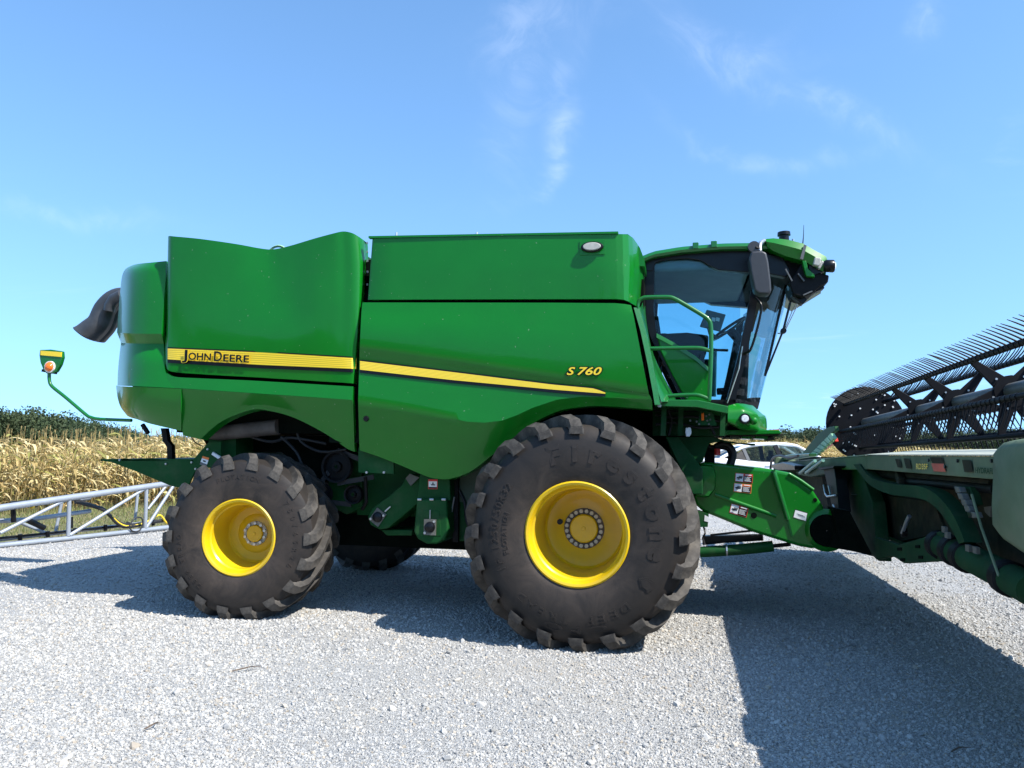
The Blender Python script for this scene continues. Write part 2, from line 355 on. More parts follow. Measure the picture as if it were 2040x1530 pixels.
# glyph outlines of the built-in typeface as flat meshes: returns (verts 2D, faces, width)
_gc = {}
def glyphs(txt, off=0.0, shear=0.0, space=1.0):
    key = (txt, off, shear, space)
    if key in _gc: return _gc[key]
    cu = bpy.data.curves.new('txt', 'FONT'); cu.body = txt; cu.size = 1; cu.offset = off; cu.shear = shear; cu.space_character = space; cu.resolution_u = 3
    o = bpy.data.objects.new('txt', cu); COL.objects.link(o); dg = bpy.context.evaluated_depsgraph_get(); me = bpy.data.meshes.new_from_object(o.evaluated_get(dg))
    vs = [(v.co.x, v.co.y) for v in me.vertices]; fs = [tuple(p.vertices) for p in me.polygons]
    bpy.data.objects.remove(o); bpy.data.curves.remove(cu); bpy.data.meshes.remove(me)
    _gc[key] = (vs, fs); return vs, fs
def px_text(mb, txt, u0, v0, u1, v1, hpx, Y, off=0, shear=0, mi=0, x0=None, x1=None, space=1.0):
    vs, fs = glyphs(txt, off, shear, space)
    if x0 is None: x0 = min(p[0] for p in vs); x1 = max(p[0] for p in vs)
    d = Vector((u1-u0, v1-v0)); nrm = Vector((d.y, -d.x)).normalized()
    pts = [P(u0+d.x*(x-x0)/(x1-x0)+nrm.x*y*hpx/.7, v0+d.y*(x-x0)/(x1-x0)+nrm.y*y*hpx/.7, Y) for x, y in vs]
    mb.add(pts, fs, mi); return x0, x1

# ================================================================== THE SETTING
def sstep(x, a, b): t = np.clip((x-a)/(b-a), 0, 1); return t*t*(3-2*t)
def hgt(x, y): return .80*sstep(np.asarray(y, float), 10, 22)*sstep(np.asarray(x, float), -9, 4)
GE = lambda y: -10.75+.235*(y-4.4)                       # west edge of the gravel
CE0 = Vector((-14.0, 12.7, 0)); CED = Vector((.465, .885, 0)).normalized(); CEN = Vector((-.885, .465, 0)).normalized()

def sheet(name, xs, ys, zf, m):
    X, Y = np.meshgrid(xs, ys); Z = zf(X, Y); k = len(xs)
    me = bpy.data.meshes.new(name); vs = np.stack([X, Y, Z], -1).reshape(-1, 3)
    fs = [(i*k+j, i*k+j+1, (i+1)*k+j+1, (i+1)*k+j) for i in range(len(ys)-1) for j in range(k-1)]
    me.from_pydata(vs.tolist(), [], fs); me.materials.append(m); me.polygons.foreach_set('use_smooth', [True]*len(fs))
    o = put(name, me); o['kind'] = 'structure'; return o

def soil_mat():
    m, n, l, b = mat('field_ground')
    f = nz(n, l, .9, 8, .65); g = nz(n, l, 14, 5)
    c = mixn(n, l, rmp(n, l, f, [(.38, 0.0), (.6, 1.0)]), (.115, .125, .045), (.20, .165, .095))
    c = mixn(n, l, rmp(n, l, g, [(.3, 0.0), (.7, .5)]), c, (.075, .085, .03)); l.new(c, b.inputs['Base Color']); b.inputs['Roughness'].default_value = .95
    bump(n, l, b, g, .6, .05); return m
def gravel_mat():
    m, n, l, b = mat('limestone_gravel')
    t = n.new('ShaderNodeTexCoord')
    def vor(s):
        v = n.new('ShaderNodeTexVoronoi'); v.inputs['Scale'].default_value = s; l.new(t.outputs['Object'], v.inputs['Vector']); return v
    v1, v2, v3 = vor(75), vor(150), vor(17)
    def gray(v): x = n.new('ShaderNodeSeparateColor'); l.new(v.outputs['Color'], x.inputs[0]); return x.outputs[0]
    c = rmp(n, l, gray(v1), [(.0, (0.264, 0.264, 0.257)), (.45, (0.436, 0.431, 0.416)), (1, (0.62, 0.614, 0.594))])
    c = mixn(n, l, .42, c, rmp(n, l, gray(v2), [(.0, (0.211, 0.211, 0.207)), (.5, (0.436, 0.433, 0.422)), (1, (0.66, 0.653, 0.634))]))
    c = mixn(n, l, rmp(n, l, v1.outputs['Distance'], [(.5, 0.0), (.95, .55)]), c, (0.143, 0.143, 0.149))
    big = nz(n, l, .55, 6, .6); mid = nz(n, l, 2.4, 6, .62)
    c = mixn(n, l, rmp(n, l, big, [(.48, 0.0), (.68, .42)]), c, (0.488, 0.442, 0.363))       # dusty tan patches
    c = mixn(n, l, rmp(n, l, mid, [(.52, 0.0), (.75, .30)]), c, (0.304, 0.304, 0.297))
    l.new(c, b.inputs['Base Color']); b.inputs['Roughness'].default_value = .9; b.inputs['Specular IOR Level'].default_value = .25
    hm = n.new('ShaderNodeMath'); hm.operation = 'ADD'; l.new(v1.outputs['Distance'], hm.inputs[0]); l.new(v2.outputs['Distance'], hm.inputs[1])
    iv = n.new('ShaderNodeMath'); iv.operation = 'SUBTRACT'; iv.inputs[0].default_value = 1; l.new(hm.outputs[0], iv.inputs[1])
    bump(n, l, b, iv.outputs[0], .9, .012); return m
M['soil'] = soil_mat(); M['gravel'] = gravel_mat()
sheet('ground', np.concatenate([np.linspace(-2500, -60, 6), np.linspace(-50, 60, 56), np.linspace(70, 2500, 6)]),
      np.concatenate([np.linspace(-400, -20, 4), np.linspace(-15, 60, 40), np.linspace(70, 2500, 7)]), lambda X, Y: hgt(X, Y)-.03, M['soil'])
ys = np.linspace(-14, 34, 49); tt = np.linspace(0, 1, 40)
gv = []; 
for y in ys:
    for t in tt: x = GE(y)*(1-t)+45*t; x += (.12*math.sin(y*2.1)+.10*math.sin(y*5.3+1) if t == 0 else 0); gv.append((x, y, float(hgt(x, y))))
me = bpy.data.meshes.new('gravel_yard'); k = len(tt)
me.from_pydata(gv, [], [(i*k+j, i*k+j+1, (i+1)*k+j+1, (i+1)*k+j) for i in range(len(ys)-1) for j in range(k-1)])
me.materials.append(M['gravel']); me.polygons.foreach_set('use_smooth', [True]*len(me.polygons))
tag(put('gravel_yard', me), kind='structure')

# loose stones on top of the yard: small real stones, one mass
def stone_mat():
    m, n, l, b = mat('gravel_stone')
    oi = n.new('ShaderNodeObjectInfo')
    c = rmp(n, l, oi.outputs['Random'], [(.0, (.24, .236, .227)), (.2, (.31, .304, .29)), (.6, (.40, .391, .37)), (.86, (.48, .47, .447)), (.93, (.42, .375, .31)), (1, (.31, .265, .21))])
    c = mixn(n, l, rmp(n, l, nz(n, l, 3, 4), [(.35, 0.0), (.7, .15)]), c, (.46, .45, .43)); l.new(c, b.inputs['Base Color'])
    b.inputs['Roughness'].default_value = .88; b.inputs['Specular IOR Level'].default_value = .25; return m
M['stone'] = stone_mat()
def stones():
    pts = []
    for d0, d1, dens, s0, s1 in ((2.2, 4.8, 5800, .005, .0145), (4.8, 6.5, 3900, .0055, .016), (6.5, 9.5, 1900, .0075, .019), (9.5, 13, 700, .010, .021), (13, 17, 260, .012, .024), (17, 24, 70, .014, .028)):
        A = 2*1.05*(d1*d1-d0*d0)/2; k = int(A*dens)
        d = np.sqrt(rng.uniform(d0*d0, d1*d1, k)); a = rng.uniform(-1.05, 1.05, k)
        x = CAM.x+_r0.x*a*d+_f0.x*d; y = CAM.y+_r0.y*a*d+_f0.y*d
        s = s0+(s1-s0)*rng.random(k)**2.6
        nzv = (np.sin(x*1.3+.7*np.sin(y*.9))+np.sin(y*1.1-x*.5+1.3*np.sin(x*.6)))*.25+np.sin(x*3.1+y*2.3)*.12+np.sin(y*4.4-x*1.9)*.10+.5
        ok = (x > GE(y)+.15) & (rng.random(k) < np.clip(.30+1.1*nzv, .28, 1)); pts.append(np.stack([x, y, hgt(x, y)+s*.12, s], 1)[ok])
    k = 420; d = rng.uniform(3, 12, k); a = rng.uniform(-.75, .75, k)                     # a few larger ones
    x = CAM.x+_r0.x*a*d+_f0.x*d; y = CAM.y+_r0.y*a*d+_f0.y*d; pts.append(np.stack([x, y, hgt(x, y)+.006, rng.uniform(.017, .034, k)], 1))
    p = np.concatenate(pts); me = bpy.data.meshes.new('loose_gravel'); me.vertices.add(len(p)); me.vertices.foreach_set('co', p[:, :3].astype(np.float32).ravel())
    at = me.attributes.new('size', 'FLOAT', 'POINT'); at.data.foreach_set('value', p[:, 3].astype(np.float32)); me.materials.append(M['stone'])
    o = put('loose_gravel', me); tag(o, 'loose grey limestone stones strewn over the gravel yard', 'gravel', kind='stuff')
    g = bpy.data.node_groups.new('stones', 'GeometryNodeTree'); g.interface.new_socket('Geometry', in_out='INPUT', socket_type='NodeSocketGeometry'); g.interface.new_socket('Geometry', in_out='OUTPUT', socket_type='NodeSocketGeometry')
    n, l = g.nodes, g.links; gi = n.new('NodeGroupInput'); go = n.new('NodeGroupOutput'); jn = n.new('GeometryNodeJoinGeometry')
    for q in range(5):
        ic = n.new('GeometryNodeMeshIcoSphere'); ic.inputs['Radius'].default_value = 1; ic.inputs['Subdivisions'].default_value = 1
        sp = n.new('GeometryNodeSetPosition'); no = n.new('ShaderNodeTexNoise'); no.inputs['Scale'].default_value = 1.1+.2*q
        ps = n.new('GeometryNodeInputPosition'); ad = n.new('ShaderNodeVectorMath'); ad.operation = 'ADD'; ad.inputs[1].default_value = (7*q, 3*q, 1.7*q); l.new(ps.outputs[0], ad.inputs[0]); l.new(ad.outputs[0], no.inputs['Vector'])
        su = n.new('ShaderNodeVectorMath'); su.operation = 'SUBTRACT'; su.inputs[1].default_value = (.5, .5, .5); l.new(no.outputs['Color'], su.inputs[0])
        sl = n.new('ShaderNodeVectorMath'); sl.operation = 'SCALE'; sl.inputs['Scale'].default_value = 1.7; l.new(su.outputs[0], sl.inputs[0])
        l.new(ic.outputs[0], sp.inputs[0]); l.new(sl.outputs[0], sp.inputs['Offset'])
        tf = n.new('GeometryNodeTransform'); tf.inputs['Scale'].default_value = (1, .78+.05*q, .55+.06*q); l.new(sp.outputs[0], tf.inputs[0])
        sm = n.new('GeometryNodeSetMaterial'); sm.inputs['Material'].default_value = M['stone']; l.new(tf.outputs[0], sm.inputs[0])
        ti = n.new('GeometryNodeGeometryToInstance'); l.new(sm.outputs[0], ti.inputs[0]); l.new(ti.outputs[0], jn.inputs[0])
    ip = n.new('GeometryNodeInstanceOnPoints'); l.new(gi.outputs[0], ip.inputs['Points']); l.new(jn.outputs[0], ip.inputs['Instance']); ip.inputs['Pick Instance'].default_value = True
    ri = n.new('FunctionNodeRandomValue'); ri.data_type = 'INT'; ri.inputs['Min'].default_value if False else None
    for s_ in ri.inputs:
        if s_.type == 'INT' and s_.name == 'Max': s_.default_value = 4
        if s_.type == 'INT' and s_.name == 'Min': s_.default_value = 0
    l.new([s_ for s_ in ri.outputs if s_.type == 'INT'][0], ip.inputs['Instance Index'])
    rv = n.new('FunctionNodeRandomValue'); rv.data_type = 'FLOAT_VECTOR'; 
    for s_ in rv.inputs:
        if s_.type == 'VECTOR' and s_.name == 'Max': s_.default_value = (.9, .9, 6.28)
        if s_.type == 'VECTOR' and s_.name == 'Min': s_.default_value = (-.9, -.9, 0)
    l.new([s_ for s_ in rv.outputs if s_.type == 'VECTOR'][0], ip.inputs['Rotation'])
    na = n.new('GeometryNodeInputNamedAttribute'); na.data_type = 'FLOAT'; na.inputs['Name'].default_value = 'size'; l.new(na.outputs[0], ip.inputs['Scale'])
    l.new(ip.outputs[0], go.inputs[0]); md = o.modifiers.new('stones', 'NODES'); md.node_group = g
stones()

# ------------------------------------------------------------------ foliage meshes built from arrays
def leaf_mat(name, transl=.3, rough=.6):
    m, n, l, b = mat(name); o = n['Material Output']
    a = n.new('ShaderNodeVertexColor'); a.layer_name = 'col'; l.new(a.outputs[0], b.inputs['Base Color']); b.inputs['Roughness'].default_value = rough; b.inputs['Specular IOR Level'].default_value = .3
    t = n.new('ShaderNodeBsdfTranslucent'); l.new(a.outputs[0], t.inputs[0]); mx = n.new('ShaderNodeMixShader'); mx.inputs[0].default_value = transl
    l.new(b.outputs[0], mx.inputs[1]); l.new(t.outputs[0], mx.inputs[2]); l.new(mx.outputs[0], o.inputs[0]); return m
M['corn'] = leaf_mat('dry_corn_leaf', .3); M['leaf'] = leaf_mat('tree_leaf', .2, .75); M['grass'] = leaf_mat('grass_blade', .25, .7)
def arr_mesh(name, V, F, C, m):
    me = bpy.data.meshes.new(name); V = np.asarray(V, np.float32); F = np.asarray(F, np.int32); nv, nf, w = len(V), len(F), F.shape[1]
    me.vertices.add(nv); me.vertices.foreach_set('co', V.ravel()); me.loops.add(nf*w); me.loops.foreach_set('vertex_index', F.ravel())
    me.polygons.add(nf); me.polygons.foreach_set('loop_start', np.arange(0, nf*w, w, dtype=np.int32)); me.polygons.foreach_set('loop_total', np.full(nf, w, np.int32))
    me.update(calc_edges=True); ca = me.color_attributes.new('col', 'FLOAT_COLOR', 'POINT')
    ca.data.foreach_set('color', np.concatenate([np.asarray(C, np.float32), np.ones((nv, 1), np.float32)], 1).ravel()); me.materials.append(m); me.validate(); return me

def corn_plant(r):
    V, F, C = [], [], []
    def ribbon(p, w, c0, c1, side):
        b = len(V); k = len(p)
        for i in range(k):
            t = i/(k-1); ww = w*(.55+.9*t if t < .4 else .91*(1-((t-.4)/.6)**1.6)+.02)
            tw = side*math.cos(t*2.2)+np.array([0, 0, 1])*math.sin(t*2.2)*.5
            V.append(p[i]-tw*ww/2); V.append(p[i]+tw*ww/2); c = c0*(1-t)+c1*t; C.append(c); C.append(c*.93)
        for i in range(k-1): F.append((b+2*i, b+2*i+1, b+2*i+3, b+2*i+2))
    H = r.uniform(1.75, 2.1); lean = np.array([r.normal(0, .05), r.normal(0, .05), 1]); lean /= np.linalg.norm(lean)
    tan, pale, brown, green = np.array([.50, .365, .16]), np.array([.68, .55, .30]), np.array([.29, .165, .07]), np.array([.24, .30, .06])
    # stalk: four-sided
    b = len(V)
    for z, w in ((0, .014), (H*.5, .012), (H, .005)):
        for q in range(4): a = q*math.pi/2; V.append(lean*z+np.array([math.cos(a)*w, math.sin(a)*w, 0])); C.append(tan*(.8 if z else .5))
    for s in range(2):
        for q in range(4): F.append((b+s*4+q, b+s*4+(q+1) % 4, b+s*4+4+(q+1) % 4, b+s*4+4+q))
    plane = r.uniform(0, math.pi); k = r.integers(11, 15)
    for i in range(k):
        z = H*(.10+.86*(i+r.uniform(-.3, .3))/k); a = plane+(i % 2)*math.pi+r.normal(0, .45); d = np.array([math.cos(a), math.sin(a), 0]); s = np.array([-d[1], d[0], 0])
        Ln = r.uniform(.5, .95)*(1-.35*abs(z/H-.55)); up = r.uniform(.25, 1.0); p = [lean*z]; el = up; 
        for j in range(5):
            el -= r.uniform(.35, .75)*(1 if z < H*.8 else .7); p.append(p[-1]+(d*math.cos(max(el, -1.45))+np.array([0, 0, 1])*math.sin(max(el, -1.45)))*Ln/5+r.normal(0, .012, 3))
        u = r.random(); zz = z/H
        c0 = brown*(1-min(1, zz*2.2))+tan*min(1, zz*2.2) if u < .55 else (pale if u < .86 else green*.6+tan*.4)
        c0 = c0*r.uniform(.8, 1.2); ribbon(p, r.uniform(.065, .105), c0, c0*r.uniform(.75, 1.1)+np.array([.05, .03, 0]), s)
    for _ in range(r.integers(1, 3)):                      # husked ear
        a = r.uniform(0, 6.28); d = np.array([math.cos(a), math.sin(a), 0]); s = np.array([-d[1], d[0], 0]); z0 = lean*H*r.uniform(.42, .55)
        e = d*.75+np.array([0, 0, r.uniform(-.6, .9)]); e /= np.linalg.norm(e); b = len(V)
        for t, w in ((0, .012), (.3, .03), (.7, .026), (1, .004)):
            for q in range(4):
                an = q*math.pi/2; V.append(z0+e*.24*t+(s*math.cos(an)+np.cross(e, s)*math.sin(an))*w); C.append(pale*r.uniform(.9, 1.1))
        for ss in range(3):
            for q in range(4): F.append((b+ss*4+q, b+ss*4+(q+1) % 4, b+ss*4+4+(q+1) % 4, b+ss*4+4+q))
    for q in range(4):                                     # tassel
        a = r.uniform(0, 6.28); d = np.array([math.cos(a), math.sin(a), 0])*.3; top = lean*H; b = len(V); s = np.array([-d[1], d[0], 0])/.3*.006
        e = top+(d+np.array([0, 0, 1.0]))*r.uniform(.07, .16)
        for p_ in (top-s, top+s, e+s*.6, e-s*.6): V.append(p_); C.append(tan*r.uniform(.7, 1.0))
        F.append((b, b+1, b+2, b+3))
    return np.array(V), np.array(F), np.array(C)
def corn_field():
    r = np.random.default_rng(3); kinds = [corn_plant(r) for _ in range(9)]; VV, FF, CC = [], [], []; base = 0
    for s0, s1, step, rows in ((-16, 30, .19, 11), (30, 75, .34, 6), (75, 150, .6, 5)):
        for row in range(rows):
            s = s0
            while s < s1:
                s += step*r.uniform(.6, 1.4); V, F, C = kinds[r.integers(9)]; t = row*.76+r.normal(0, .06)
                x = CE0.x+CED.x*s+CEN.x*t; y = CE0.y+CED.y*s+CEN.y*t; a = r.uniform(0, 6.28); ca, sa = math.cos(a), math.sin(a); k = r.uniform(.86, 1.1)*(1.0 if s < 30 else 1.05)*(1+.05*math.sin(s*.35)); kw = k*(1 if s < 30 else 1.25 if s < 75 else 1.7)
                Q = np.empty_like(V); Q[:, 0] = (V[:, 0]*ca-V[:, 1]*sa)*kw+x; Q[:, 1] = (V[:, 0]*sa+V[:, 1]*ca)*kw+y; Q[:, 2] = V[:, 2]*k+float(hgt(x, y))
                g = .5+.5*math.sin(s*.9+row)*math.sin(s*.23); tint = np.array([.93, 1.05, .8])*(.3*g)+np.array([1.0, 1, 1])*(1-.3*g)
                VV.append(Q); FF.append(F+base); CC.append(np.clip(C*tint*r.uniform(.88, 1.14), 0, 1)); base += len(V)
    o = put('corn_field', arr_mesh('corn_field', np.concatenate(VV), np.concatenate(FF), np.concatenate(CC), M['corn']))
    tag(o, 'field of ripe tan and yellow standing corn behind the gravel yard', 'corn', kind='stuff')
corn_field()

def grass():
    r = np.random.default_rng(5); k = 42000
    y = r.uniform(0, 26, k); s = r.random(k); x0 = GE(y)-.3; tt_ = (y-CE0.y)/CED.y; x1 = CE0.x+CED.x*tt_-.2
    x = x1+(x0-x1)*s+r.normal(0, .15, k); h = r.uniform(.03, .10, k)*(1+1.2*(s < .12)); a = r.uniform(0, 6.28, k); w = r.uniform(.006, .014, k)
    z = hgt(x, y)-.035; dx, dy = np.cos(a)*w, np.sin(a)*w; lx, ly = r.normal(0, .03, k), r.normal(0, .03, k)
    V = np.stack([np.stack([x-dx, y-dy, z], 1), np.stack([x+dx, y+dy, z], 1), np.stack([x+lx, y+ly, z+h], 1)], 1).reshape(-1, 3); F = np.arange(3*k).reshape(-1, 3)
    g = np.array([.14, .19, .05]); d = np.array([.34, .28, .14]); f = r.random((k, 1))**1.3; C = np.repeat((g*(1-f)+d*f)*r.uniform(.7, 1.2, (k, 1)), 3, 0)
    tag(put('grass_strip', arr_mesh('grass_strip', V, F, C, M['grass'])), 'strip of short mown grass between the gravel and the corn', 'grass', kind='stuff')
grass()

def tree_mesh(V, F, C, st, x, y, z, h, w, r):
    k = 1150; nl = r.integers(9, 15); cen = np.stack([r.normal(0, w*.27, nl), r.normal(0, w*.27, nl), h*r.uniform(.22, .82, nl)], 1); rad = w*r.uniform(.20, .34, nl)*(1.15-.5*np.abs(cen[:, 2]/h-.45))
    i = r.integers(0, nl, k); d = r.normal(0, 1, (k, 3)); d /= np.linalg.norm(d, axis=1)[:, None]; rr = rad[i]*(r.random(k)**.35)
    c = cen[i]+d*rr[:, None]*np.array([1, 1, .95]); c[:, 2] = np.clip(c[:, 2], .4, None)
    nrm = d+r.normal(0, .55, (k, 3)); nrm /= np.linalg.norm(nrm, axis=1)[:, None]; t = np.cross(nrm, r.normal(0, 1, (k, 3))); t /= np.linalg.norm(t, axis=1)[:, None]; b = np.cross(nrm, t)
    s = r.uniform(.14, .36, (k, 1))*(h/11)
    q = np.stack([c-t*s-b*s*.6, c+t*s*.8-b*s*.5, c+t*s*.9+b*s*.7, c-t*s*.7+b*s*.6], 1)+np.array([x, y, z])
    hue = r.random(); g = np.array([.032, .056, .026])*(1-hue)+np.array([.060, .080, .032])*hue; lobe = r.uniform(.75, 1.25, nl)
    cc = np.clip(g*lobe[i][:, None]*r.uniform(.7, 1.3, (k, 1)), 0, 1)
    V.append(q.reshape(-1, 3)); F.append(np.arange(4*k).reshape(-1, 4)+st); C.append(np.repeat(cc, 4, 0)); st += 4*k
    tr = np.array([[-.2, 0, 0], [.2, 0, 0], [.08, 0, h*.6], [-.08, 0, h*.6], [0, -.2, 0], [0, .2, 0], [0, .08, h*.6], [0, -.08, h*.6]])+np.array([x, y, z])
    V.append(tr); F.append(np.array([[0, 1, 2, 3], [4, 5, 6, 7]])+st); C.append(np.tile([.09, .075, .06], (8, 1))); return st+8
def wood(name, label, prof, rows, step, seed):
    r = np.random.default_rng(seed); V, F, C, st = [], [], [], 0
    us = [p[0] for p in prof]
    for row in range(rows):
        u = us[0]
        while u < us[-1]:
            v = np.interp(u, us, [p[1] for p in prof]); dist = np.interp(u, us, [p[2] for p in prof])*(1+.07*row)
            d = ray(u, 900); d = Vector((d.x, d.y, 0)); d *= dist/(d.dot(_f0)); x, y = CAM.x+d.x, CAM.y+d.y
            hz_ = 900+(u-1020)*math.tan(ROLL); h = 1.68+(hz_-v)/FPX*np.interp(u, us, [p[2] for p in prof])
            h *= r.uniform(.88, 1.15)*(1+.05*row); st = tree_mesh(V, F, C, st, x, y, -.2, h, h*r.uniform(.75, 1.05), r)
            u += step*r.uniform(.6, 1.4)
    tag(put(name, arr_mesh(name, np.concatenate(V), np.concatenate(F), np.concatenate(C), M['leaf'])), label, 'woodland', kind='stuff')
wood('woodland', 'dark green wood on the skyline beyond the corn, left of the combine', [(-160, 826, 170), (0, 818, 185), (60, 815, 190), (110, 822, 200), (150, 831, 215), (200, 842, 260), (250, 853, 330), (290, 864, 430), (420, 872, 560)], 4, 20, 11)
wood('woodland', 'dark green wood on the skyline, seen right of the combine behind the header', [(1360, 868, 330), (1480, 860, 310), (1560, 852, 300), (1620, 852, 300), (1700, 858, 310), (1830, 862, 300), (1950, 858, 280), (2080, 852, 260), (2260, 850, 250)], 4, 20, 12)

def wood_behind():                                         # the yard's other side, mirrored in the paintwork
    r = np.random.default_rng(21); V, F, C, st = [], [], [], 0
    for row in range(2):
        x = -95
        while x < 95:
            x += r.uniform(3, 6); h = r.uniform(8, 12.5)*(1+.12*math.sin(x*.11)); st = tree_mesh(V, F, C, st, x, -62-7*row+6*math.sin(x*.07)+r.normal(0, 1), 0, h, h*r.uniform(.8, 1.05), r)
    tag(put('woodland', arr_mesh('woodland', np.concatenate(V), np.concatenate(F), np.concatenate(C), M['leaf'])), 'row of dark trees across the yard, mirrored in the green side panels', 'woodland', kind='stuff')
wood_behind()

# ================================================================== THE COMBINE HARVESTER
HC = thing('combine_harvester', 'large green combine harvester with yellow wheels and stripe on the gravel', 'combine', (-1.5, 2.3, 0))
CY = 2.3                                                   # the machine's centreline

# ------------------------------------------------------------------ wheels
def text_arc(mb, txt, a0, a1, r, h, yf, raise_, off=0.0, mi=0, width=None):
    """raised lettering along an arc of a tyre's sidewall, read clockwise, tops outwards"""
    n = len(txt)
    for i, ch in enumerate(txt):
        if ch == ' ': continue
        a = R_(a0+(a1-a0)*(i/(n-1) if n > 1 else 0)); vs, fs = glyphs(ch, off)
        x0, x1 = min(p[0] for p in vs), max(p[0] for p in vs); cx = (x0+x1)/2; k = h/.7; kw = k if width is None else width*k
        top = []; low = []
        for x, y in vs:
            rr = r+y*k-h/2; aa = a-(x-cx)*kw/r
            top.append((rr*math.cos(aa), yf(rr)-raise_, rr*math.sin(aa))); low.append((rr*math.cos(aa), yf(rr)+.002, rr*math.sin(aa)))
        edges = {}
        for f in fs:
            for q in range(len(f)):
                e = (f[q], f[(q+1) % len(f)]); key = tuple(sorted(e)); edges[key] = None if key in edges else e
        m = len(vs); mb.add(top+low, list(fs)+[(e[0], e[1], e[1]+m, e[0]+m) for e in edges.values() if e], mi)

def wheel(loc, Rt, W, rimr, depth, nlug, lugh, mirror, steer, nnut, front, parent):
    """mesh of the rim with tyre, lugs, hub and nuts as its children; local -Y faces outwards"""
    hw = W/2; Rc = Rt-lugh
    k = Rc-rimr
    prof = [(rimr-.02, -hw*.86), (rimr+.015, -hw*.93), (rimr+k*.15, -hw*.965), (rimr+k*.35, -hw*1.0), (rimr+k*.55, -hw*1.0), (rimr+k*.72, -hw*.975), (rimr+k*.85, -hw*.93), (rimr+k*.94, -hw*.86), (Rc-.012, -hw*.72), (Rc, -hw*.4), (Rc+.006, 0)]
    prof = prof+[(r, -y) for r, y in prof[-2::-1]]
    rs_, ys_ = [p[0] for p in prof[:9]], [p[1] for p in prof[:9]]
    yf = lambda r: float(np.interp(r, rs_, ys_))
    # rim: flange, stepped barrel, dished disc
    y0 = -hw*.95; yd = y0+depth
    rp = [(rimr-.012, y0+.07), (rimr+.018, y0+.045), (rimr+.022, y0+.008), (rimr+.008, y0-.004), (rimr-.012, y0+.004), (rimr-.028, y0+.03), (rimr-.032, y0+.075), (rimr-.045, y0+.09), (rimr-.048, y0+depth*.45), (rimr-.056, y0+depth*.5), (rimr-.058, yd-.08), (rimr-.066, yd-.025), (rimr-.085, yd-.004), (rimr*.56, yd+.004), (rimr*.47, yd-.012), (.001, yd-.012)]
    b = MB(); b.lathe(rp, 64); b.lathe([(rimr-.05, yd+.02), (rimr-.045, hw*.9), (rimr+.018, hw*.92)], 40)
    w = b.build('wheel', 'yellow', parent, smooth=28, loc=Vector(loc)-org(parent), local=False)
    me = w.data                                            # verts were authored round the hub
    for v in me.vertices: v.co += Vector(loc)
    w.rotation_euler = (0, 0, steer+(math.pi if mirror else 0))
    def child(name, mbx, m, **kw): return mbx.build(name, m, w, local=True, **kw)
    t = MB(); t.lathe(prof, 96); child('tyre', t, 'rubber', smooth=40)
    # lugs: one mesh for each side, shared by its copies
    for side in (-1, 1):
        if mirror and side == 1: pass
        st = []; ns = 9
        for i in range(ns):
            t_ = i/(ns-1)
            if t_ < .2: q = t_/.2; yy = -hw*(1.0-.03*q); rb = Rc-.095+.055*q; rt = rb+.012+.05*q*q
            else:
                q = (t_-.2)/.8; yy = -hw*.97+(hw*.97+.05)*q; rb = Rc-.035+.02*min(1, q*2); rt = Rc+lugh*min(1, .35+q*5)*(1 if q < .95 else .97)
                if q < .12: rt = Rc-.02+(lugh+.02)*(q/.12)
            ph = 0 if t_ < .2 else (((t_-.2)/.8)**1.15)*hw*1.02/Rc
            hwid = .044+.012*(1-t_) if front else .040+.012*(1-t_)
            st.append((yy, rb, rt, ph, hwid))
        vs = []; fs = []
        for yy, rb, rt, ph, hwid in st:
            for dr, wq in ((0, -1.18), (1, -.92), (1, .92), (0, 1.18)):
                r = rt if dr else rb; a = ph+wq*hwid/r; vs.append((r*math.cos(a), yy*(-side), r*math.sin(a)))
        for i in range(ns-1):
            for j in range(3): fs.append((4*i+j, 4*i+j+1, 4*i+5+j, 4*i+4+j))
        fs += [(0, 1, 2, 3), tuple(4*(ns-1)+j for j in (3, 2, 1, 0))]
        lb = MB(); lb.add(vs, fs); first = None
        for q in range(nlug):
            ang = -(2*math.pi*(q+(.5 if side == 1 else 0))/nlug)
            if first is None: o = child('lug', lb, 'lug', smooth=22); first = o
            else: o = put('lug', first.data, w)
            o.rotation_euler = (0, ang, 0)
    # hub ring, cap and nuts
    hr = .185 if front else .125
    h = MB(); h.lathe([(hr, yd-.008), (hr, yd-.03), (hr*.72, yd-.032), (hr*.70, yd-.01)], 40); child('hub_ring', h, 'duct_brown' if front else 'lampbody', smooth=30)
    h = MB(); h.lathe([(hr*.70, yd-.012), (hr*.70, yd-.05), (hr*.64, yd-.06), (.02, yd-.062), (.016, yd-.068), (.0005, yd-.068)], 32); child('hub_cap', h, 'yellow', smooth=30)
    nb = MB(); a0 = nb; nb.cyl((0, yd-.055, 0), (0, yd-.025, 0), .019 if front else .016, 6); first = None
    for q in range(nnut):
        a = 2*math.pi*(q+.5)/nnut
        if first is None: o = child('wheel_nut', nb, 'lampbody' if front else 'steel'); first = o
        else: o = put('wheel_nut', first.data, w)
        o.location = (hr*.86*math.cos(a), 0, hr*.86*math.sin(a))
    return w, yf, child

